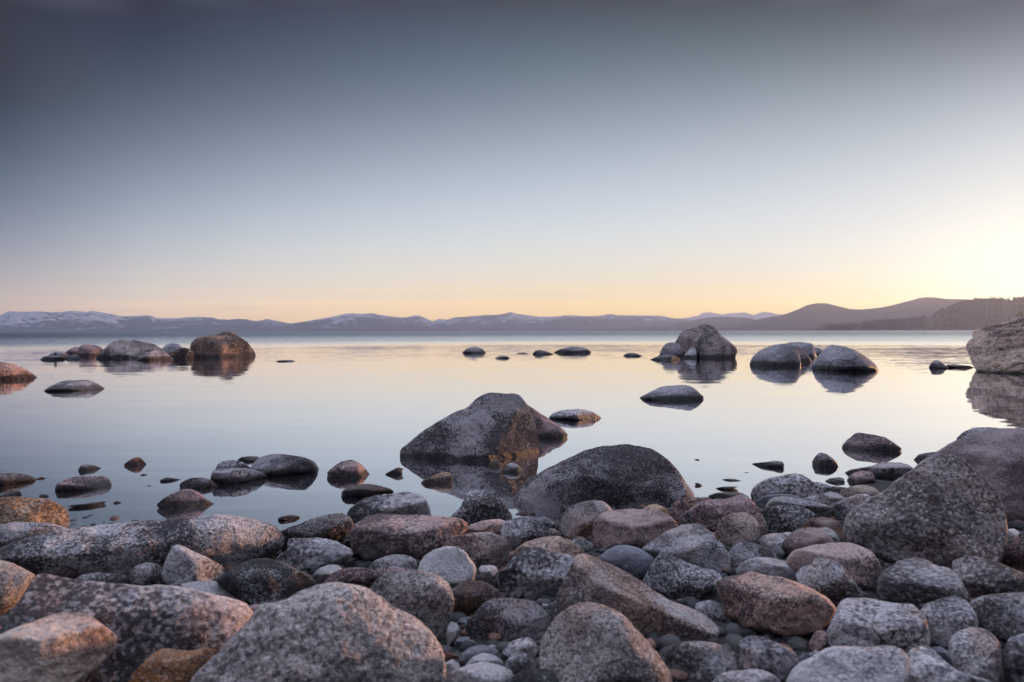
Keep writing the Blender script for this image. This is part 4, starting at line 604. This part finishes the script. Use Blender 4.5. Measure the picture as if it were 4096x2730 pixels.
# ------------------------------------------------------------------ ground and lake bed
def grid(xs, ys, zf):
    X, Y = np.meshgrid(xs, ys); Z = zf(X, Y); n, m = X.shape
    co = np.c_[X.ravel(), Y.ravel(), Z.ravel()]; i = np.arange(n * m).reshape(n, m)
    f = np.c_[i[:-1, :-1].ravel(), i[:-1, 1:].ravel(), i[1:, 1:].ravel(), i[1:, :-1].ravel()]
    return co, f.tolist()
def gmat():
    m, t = newmat('shade_toned_gravel'); g = G(t); tc = g.n('ShaderNodeTexCoord'); v = tc.outputs['Object']
    vo = g.n('ShaderNodeTexVoronoi'); g.put(vo.inputs['Vector'], v); vo.inputs['Scale'].default_value = 26
    n = g.noise(v, 9, 8, .65); cr = g.n('ShaderNodeValToRGB'); g.put(cr.inputs[0], vo.outputs['Color'])
    col = g.mix(g.rng(n, .3, .7), (.018, .017, .02), (.04, .037, .04)); col = g.mix(.5, col, g.mix(vo.outputs['Distance'], (.05, .045, .045), (.012, .012, .014)))  # gravel colour darkened to carry the shade between the rocks
    b = g.n('ShaderNodeBsdfPrincipled'); g.put(b.inputs['Base Color'], col); b.inputs['Roughness'].default_value = .8
    g.put(b.inputs['Normal'], g.bump(g.math('SUBTRACT', n, vo.outputs['Distance']), .03, 1.0))
    o = g.n('ShaderNodeOutputMaterial'); g.put(o.inputs[0], b.outputs[0]); return m
xs = np.r_[-12000, -4000, -600, -100, -40, np.linspace(-14, 14, 190), 40, 100, 600, 4000, 12000]
ys = np.r_[-300, -40, -12, np.linspace(-5, 16, 170), 25, 60, 200, 1000, 4000, 12000]
def zg(X, Y):
    X = np.asarray(X, float); Y = np.asarray(Y, float); z = ground_z(X, Y); near = np.exp(-((X / 14) ** 2)) * (abs(Y) < 20)
    return z + fbm(np.c_[X.ravel() * 2.2, Y.ravel() * 2.2, 0 * X.ravel()], 4).reshape(X.shape) * .03 * near
co, f = grid(xs, ys, zg)
tag(mesh_obj('ground', co, f, gmat()), kind='structure')
# ------------------------------------------------------------------ water
def wmat():
    m, t = newmat('lake_water'); g = G(t)
    ge = g.n('ShaderNodeNewGeometry'); pos = ge.outputs['Position']; sp = g.n('ShaderNodeSeparateXYZ'); g.put(sp.inputs[0], pos)
    x, y = sp.outputs[0], sp.outputs[1]
    dist = g.math('SQRT', g.math('ADD', g.math('MULTIPLY', x, x), g.math('MULTIPLY', y, y)))
    def rip(sx, sy, detail=3, off=0, r=.5):
        mp = g.n('ShaderNodeMapping'); g.put(mp.inputs[0], pos); mp.inputs['Scale'].default_value = (sx, sy, 1); mp.inputs['Location'].default_value = (off, off * 2.3, 0); mp.inputs['Rotation'].default_value = (0, 0, R(4))
        n = g.n('ShaderNodeTexNoise'); g.put(n.inputs[0], mp.outputs[0]); n.inputs['Scale'].default_value = 1; n.inputs['Detail'].default_value = detail; n.inputs['Roughness'].default_value = r
        c = g.n('ShaderNodeSeparateColor'); g.put(c.inputs[0], n.outputs['Color'])
        return c.outputs[0], c.outputs[1]
    a1, b1 = rip(.8, 5.5, 4, 0, .6); a2, b2 = rip(.12, .9, 2, 31); a3, b3 = rip(2.0, 6.0, 3, 77); a4, b4 = rip(1.7, .8, 6, 13, .85); lo, _ = rip(.012, .07, 3, 5)
    # calm bay near the shore, breeze ruffling the open lake beyond it
    edge = g.math('ADD', dist, g.math('MULTIPLY', g.math('SUBTRACT', lo, .5), 30.))
    wind = g.rng(edge, 50., 92.)
    wind = g.math('MULTIPLY', wind, g.rng(dist, 50., 260., .52, 1.))
    calm = g.rng(dist, 4., 30., .022, .040)
    mid = g.rng(dist, 8., 36., 0., .07)
    c = lambda v: g.math('SUBTRACT', v, .5)
    ty = g.math('ADD', g.math('MULTIPLY', c(b1), calm), g.math('MULTIPLY', c(b2), g.math('MULTIPLY', calm, .7)))
    ty = g.math('ADD', ty, g.math('MULTIPLY', g.math('MULTIPLY', c(b3), mid), 1.))
    ty = g.math('ADD', ty, g.math('MULTIPLY', c(b4), g.math('MULTIPLY', wind, .7)))
    ty = g.math('SUBTRACT', ty, g.math('MULTIPLY', wind, .13))
    tx = g.math('ADD', g.math('MULTIPLY', c(a1), g.math('MULTIPLY', calm, .45)), g.math('MULTIPLY', c(a4), g.math('MULTIPLY', wind, .35)))
    cb = g.n('ShaderNodeCombineXYZ'); g.put(cb.inputs[0], tx); g.put(cb.inputs[1], ty); cb.inputs[2].default_value = 1
    nn = g.n('ShaderNodeVectorMath', operation='NORMALIZE'); g.put(nn.inputs[0], cb.outputs[0]); nrm = nn.outputs[0]
    fr = g.n('ShaderNodeFresnel'); g.put(fr.inputs['IOR'], g.rng(wind, 0., 1., 2.4, 1.5)); g.put(fr.inputs['Normal'], nrm)
    gl = g.n('ShaderNodeBsdfGlossy'); gl.inputs['Color'].default_value = (.97, .97, .98, 1); g.put(gl.inputs['Roughness'], g.rng(wind, 0., 1., .015, .14)); g.put(gl.inputs['Normal'], nrm)
    tr = g.n('ShaderNodeBsdfTransparent'); tr.inputs['Color'].default_value = (.50, .51, .55, 1)
    df = g.n('ShaderNodeBsdfDiffuse'); df.inputs['Color'].default_value = (.02, .03, .075, 1)
    deep = g.n('ShaderNodeMixShader'); g.put(deep.inputs[0], g.rng(dist, 4., 11., .35, 1.)); g.put(deep.inputs[1], tr.outputs[0]); g.put(deep.inputs[2], df.outputs[0])
    mx = g.n('ShaderNodeMixShader'); g.put(mx.inputs[0], g.math('MULTIPLY_ADD', fr.outputs[0], g.rng(wind, 0., 1., .12, .75), g.rng(wind, 0., 1., .87, .12))); g.put(mx.inputs[1], deep.outputs[0]); g.put(mx.inputs[2], gl.outputs[0])
    o = g.n('ShaderNodeOutputMaterial'); g.put(o.inputs[0], mx.outputs[0]); return m
co, f = grid(np.r_[-12000, -2000, -200, 0, 200, 2000, 12000], np.r_[2.5, 20, 200, 2000, 12000], lambda X, Y: 0 * X)
tag(mesh_obj('water', co, f, wmat(), smooth=False), kind='structure')
# ------------------------------------------------------------------ far ranges
def tmat(name, a, b, snow=0, s=.004, hs=0):
    m, t = newmat(name); g = G(t); tc = g.n('ShaderNodeTexCoord'); v = tc.outputs['Object']
    ge = g.n('ShaderNodeNewGeometry'); sp = g.n('ShaderNodeSeparateXYZ'); g.put(sp.inputs[0], ge.outputs['Position']); sn = g.n('ShaderNodeSeparateXYZ'); g.put(sn.inputs[0], ge.outputs['Normal'])
    n = g.noise(v, s, 9, .62); n2 = g.noise(v, s * 9, 6, .65)
    col = g.mix(g.rng(n2, .35, .65), a, b)
    if snow:
        k = g.math('ADD', g.math('MULTIPLY', n, .75), g.math('ADD', g.math('MULTIPLY', n2, .65), g.math('MULTIPLY_ADD', sp.outputs[2], 1 / hs * .38, g.math('MULTIPLY', sp.outputs[0], -1.3e-5))))
        col = g.mix(g.rng(k, 1.07 - snow, 1.10 - snow), col, (.52, .53, .60))
    bs = g.n('ShaderNodeBsdfDiffuse'); g.put(bs.inputs[0], col)
    o = g.n('ShaderNodeOutputMaterial'); g.put(o.inputs[0], bs.outputs[0]); return m
def ridge(name, tiles, dist, depth, mat, amp=.10, nx=700, nt_=34, ext=None, seed=0, foot=1.0, kind='structure', jag=.0):
    P = np.vstack([px(t, p) for t, p in tiles]); P = P[np.argsort(P[:, 0])]
    azs = []; els = []
    for u, v in P:
        d = ray(u, v); azs.append(math.atan2(d[0], d[1])); els.append(d[2] / math.hypot(d[0], d[1]))
    A = np.linspace(azs[0], azs[-1], nx); E = np.interp(A, azs, els)
    hh = np.maximum(E, 0) * dist
    rows = []
    for k in range(nt_):
        t = k / (nt_ - 1)                                     # 0 shore, .62 crest, 1 behind
        if t <= .62: q = t / .62; pr = q ** foot * (1.35 - .35 * q); dd = dist - depth * (1 - q)
        else: q = (t - .62) / .38; pr = 1 - .75 * q * q; dd = dist + depth * .7 * q
        x = np.sin(A) * dd; y = np.cos(A) * dd
        n = fbm(np.c_[x / depth * 2.4 + seed, y / depth * 2.4, 0 * x], 6, .55)
        crest = abs(t - .62) < .02
        rel = 1 if not crest else .04
        z = hh * pr * (dd / dist if t <= .62 else 1) * (1 + 0.0 * n) + amp * hh * n * rel * math.sin(min(1, t / .62) * math.pi * .5) * (1 if t < .60 else .3) + (fbm(np.c_[x / depth * 22, y / depth * 22, 0 * x + seed], 3) * jag * dist if crest else 0)
        if t < .60: z = np.minimum(z, hh * dd / dist * (.985))
        z = np.maximum(z, 0) + (-6 if k == 0 else 0)
        rows.append(np.c_[x, y, z])
    co = np.vstack(rows); i = np.arange(nx * nt_).reshape(nt_, nx)
    f = np.c_[i[:-1, :-1].ravel(), i[:-1, 1:].ravel(), i[1:, 1:].ravel(), i[1:, :-1].ravel()].tolist()
    o = mesh_obj(name, co, f, mat); tag(o, kind='structure'); return co.reshape(nt_, nx, 3), o
snowm = tmat('snowy_rock', (.06, .065, .075), (.12, .12, .13), .19, .0016, 360)
ridge('mountains', [('K', [(-500,225),(-200,235),(-60,215),(0,240),(30,225),(80,203),(200,208),(330,203),(440,210),(530,210),(620,197),(700,205),(740,210),(780,198),(830,210),(900,220),(950,225),(1020,245),(1150,250),(1250,243),(1300,248),(1340,268),(1420,272),(1520,270),(1600,260),(1700,255),(1820,258),(1870,275),(1950,278),(2020,270),(2100,270),(2160,285)]),
  ('L', [(60,288),(150,270),(250,290),(350,308),(450,295),(560,275),(650,260),(750,243),(850,235),(950,235),(1040,222),(1120,235),(1200,248),(1330,262),(1400,245),(1440,242),(1500,265),(1560,292),(1620,270),(1690,275),(1750,258),(1900,245),(2000,240),(2100,238),(2180,228),(2240,214)]),
  ('M', [(150,225),(250,238),(350,248),(500,248),(600,238),(750,245),(850,243),(940,226),(1000,235),(1150,238),(1250,240),(1330,238),(1400,245),(1470,260),(1600,275),(1900,330),(2100,370)])], 9000, 2400, snowm, amp=.35, nx=1100, jag=.0004)
ridge('mountains', [('M', [(1500,280),(1690,245),(1740,215),(1800,211),(1900,232),(2000,218),(2100,215),(2170,235),(2250,208),(2340,224)]), ('N', [(40,235),(120,207),(200,215),(280,232),(400,260),(600,330)])], 10800, 1500, tmat('snowfield', (.10, .10, .12), (.2, .2, .22), .42, .0014, 500), amp=.3, nx=400, seed=5, jag=.0003)
fm = tmat('forest_slope', (.035, .036, .034), (.07, .068, .062), 0, .02)
ridge('hills', [('M', [(850,366),(1060,340),(1150,326),(1400,318),(1600,290),(1750,262),(1850,250),(2000,254),(2150,264),(2250,262),(2353,275)]), ('N', [(100,300),(300,340),(420,366)])], 7400, 1100, fm, amp=.2, nx=500, seed=9, jag=.0002)
ridge('hills', [('M', [(1700,366),(2000,330),(2100,300),(2250,265),(2353,250)]), ('N', [(222,245),(280,238),(340,220),(400,195),(500,150),(580,133),(660,133),(750,155),(850,182),(950,188),(1080,180),(1200,158),(1350,125),(1480,98),(1600,90),(1700,100),(1870,102),(1950,110),(2353,140),(2700,180)])], 5900, 1400, fm, amp=.2, nx=700, seed=13, jag=.00025)
near, _ = ridge('hills', [('N', [(545,366),(575,352),(620,333),(700,336),(830,338),(950,320),(1100,300),(1330,290),(1450,275),(1550,245),(1650,205),(1750,166),(1850,128),(1950,112),(2100,115),(2200,108),(2353,100),(2700,95),(3100,130),(3500,250),(3700,330)])], 3600, 800, fm, amp=.15, nx=600, seed=21)
# conifers of the near hill: one far wood
rs = np.random.RandomState(3); tv = []; tf = []
def conifer(x, y, z, h):
    w = h * rs.uniform(.13, .2); a0 = rs.rand() * 6
    for (z0, z1, r) in ((.08, .55, 1.), (.32, .8, .75), (.55, 1.0, .5)):
        b = len(tv); k = 6
        for i in range(k):
            a = a0 + i * 2 * math.pi / k; q = r * w * rs.uniform(.75, 1.2); tv.append((x + q * math.cos(a), y + q * math.sin(a), z + h * z0))
        tv.append((x, y, z + h * z1)); tf.extend((b + i, b + (i + 1) % k, b + k) for i in range(k))
nt2, nx2, _ = near.shape
for j in range(11000):
    i = rs.randint(2, nx2 - 2)
    if vnoise(np.array([[i * .045, 3.3, 0.]]))[0] < rs.uniform(-.7, .5): continue
    r = rs.rand(); k = int((.62 if r < .5 else rs.uniform(.04, .62)) * (nt2 - 1)); p = near[k, i] + (near[k, i + 1] - near[k, i]) * rs.rand()
    conifer(p[0], p[1], max(p[2] - 1, -1), rs.uniform(6, 17) * (1.5 if rs.rand() < .06 else 1))
tag(mesh_obj('distant_forest', np.array(tv), tf, tmat('conifers', (.012, .018, .016), (.03, .034, .028), 0, .05), smooth=False), 'dark conifer forest covering the near hill at the right end of the lake', 'forest', kind='stuff')
# ------------------------------------------------------------------ gravel: uncountable pebbles between the rocks
def ico():
    t = (1 + 5 ** .5) / 2
    v = np.array([(-1, t, 0), (1, t, 0), (-1, -t, 0), (1, -t, 0), (0, -1, t), (0, 1, t), (0, -1, -t), (0, 1, -t), (t, 0, -1), (t, 0, 1), (-t, 0, -1), (-t, 0, 1)], float); v /= np.linalg.norm(v[0])
    f = [(0,11,5),(0,5,1),(0,1,7),(0,7,10),(0,10,11),(1,5,9),(5,11,4),(11,10,2),(10,7,6),(7,1,8),(3,9,4),(3,4,2),(3,2,6),(3,6,8),(3,8,9),(4,9,5),(2,4,11),(6,2,10),(8,6,7),(9,8,1)]
    v = list(map(tuple, v)); nf = []; cache = {}
    def md(a, b):
        k = (min(a, b), max(a, b))
        if k not in cache:
            p = np.add(v[a], v[b]); p /= np.linalg.norm(p); v.append(tuple(p)); cache[k] = len(v) - 1
        return cache[k]
    for a, b, c in f:
        x, y, z = md(a, b), md(b, c), md(c, a); nf += [(a, x, z), (b, y, x), (c, z, y), (x, y, z)]
    return np.array(v), np.array(nf)
IV, IF = ico()
def pebbles(n, xr, yr, smin, smax, seed):
    rs = np.random.RandomState(seed); V = []; Fc = []; b = 0
    for k in range(n):
        y = rs.uniform(*yr); x = rs.uniform(-1, 1) * (xr * max(y, 1.2)); s = smin + (smax - smin) * rs.rand() ** 2.2
        z = float(zg(np.array([[x]]), np.array([[y]]))[0, 0]) + s * .15; th = rs.rand() * 6.3
        sc3 = s * np.array([rs.uniform(.8, 1.3), rs.uniform(.7, 1.1), rs.uniform(.45, .8)])
        v = IV * (1 + .12 * vnoise(IV * 1.3 + k * 7.1))[:, None] * sc3; c, s_ = math.cos(th), math.sin(th)
        v = np.c_[v[:, 0] * c - v[:, 1] * s_, v[:, 0] * s_ + v[:, 1] * c, v[:, 2]] + (x, y, z)
        V.append(v); Fc.append(IF + b); b += len(IV)
    return np.vstack(V), np.vstack(Fc).tolist()
def pmat():
    m, t = newmat('pebble_mix'); g = G(t); ge = g.n('ShaderNodeNewGeometry'); tc = g.n('ShaderNodeTexCoord'); r = ge.outputs['Random Per Island']
    col = g.mix(g.rng(r, .3, .7), (.02, .02, .026), (.075, .07, .075)); col = g.mix(g.rng(r, .86, .95), col, (.24, .13, .10))  # pebble tones lowered so the gaps read as shadow
    n = g.noise(tc.outputs['Object'], 90, 5, .6); col = g.mix(g.rng(n, .52, .62, 0, .7), col, (.05, .05, .055))
    b = g.n('ShaderNodeBsdfPrincipled'); g.put(b.inputs['Base Color'], col); b.inputs['Roughness'].default_value = .75; g.put(b.inputs['Normal'], g.bump(n, .004, .7))
    o = g.n('ShaderNodeOutputMaterial'); g.put(o.inputs[0], b.outputs[0]); return m
v1, f1 = pebbles(9500, 1.35, (1.3, 4.8), .007, .032, 4)
v2, f2 = pebbles(2200, 1.35, (1.3, 4.6), .015, .042, 9)
f1 = f1 + (np.array(f2) + len(v1)).tolist(); v1 = np.vstack([v1, v2])
tag(mesh_obj('gravel', v1, f1, pmat()), 'loose dark gravel and small pebbles filling the gaps between the shore rocks', 'gravel', kind='stuff')
# ------------------------------------------------------------------ dry grass on the right-edge boulder
dgr = bpy.context.evaluated_depsgraph_get(); big = [o for o, d in ROCKS if 'slanted layers' in o['label']][0]
rs = np.random.RandomState(8); gv = []; gf = []
for k in range(260):
    d = ray(rs.uniform(4030, 4200), 1120); dd = Vector((d[0], d[1], 0)).normalized() * rs.uniform(23.5, 27.5)
    inv = big.matrix_world.inverted() if False else Matrix.Translation(-Vector(big.location))
    ok, loc, nr, _ = big.ray_cast(inv @ Vector((dd.x, dd.y, 9)), Vector((0, 0, -1)))
    if not ok: continue
    p = np.array(loc + Vector(big.location)); hgt = rs.uniform(.06, .24); a = rs.rand() * 6.3; ln = rs.uniform(.02, .10); w = .006; b = len(gv)
    s = np.array([math.cos(a + 1.6) * w, math.sin(a + 1.6) * w, 0]); t_ = p + (math.cos(a) * ln, math.sin(a) * ln, hgt); m_ = p + (math.cos(a) * ln * .35, math.sin(a) * ln * .35, hgt * .6)
    p = p - (0, 0, .03); gv += [p - s, p + s, m_ + s * .8, m_ - s * .8, t_]; gf += [(b, b + 1, b + 2, b + 3), (b + 3, b + 2, b + 4)]
if gv: tag(mesh_obj('dry_grass', np.array(gv), gf, tmat('straw', (.30, .22, .09), (.42, .32, .15), 0, 3)), 'sparse dry grass growing on top of the huge right-edge boulder', 'grass', kind='stuff')
# ------------------------------------------------------------------ air
def haze():
    x0, x1, y0, y1, z0, z1 = -12200, 12200, -400, 12200, -7, 400
    v = [(x, y, z) for z in (z0, z1) for x, y in ((x0, y0), (x1, y0), (x1, y1), (x0, y1))]
    f = [(3, 2, 1, 0), (4, 5, 6, 7), (0, 1, 5, 4), (1, 2, 6, 5), (2, 3, 7, 6), (3, 0, 4, 7)]
    m, t = newmat('haze_air'); g = G(t); p = g.n('ShaderNodeVolumePrincipled')
    p.inputs['Color'].default_value = (.64, .75, 1., 1); p.inputs['Density'].default_value = HAZE; p.inputs['Anisotropy'].default_value = .5
    o = g.n('ShaderNodeOutputMaterial'); g.put(o.inputs['Volume'], p.outputs[0])
    tag(mesh_obj('haze', v, f, m, smooth=False), kind='stuff')
HAZE = 1.25e-4
haze()
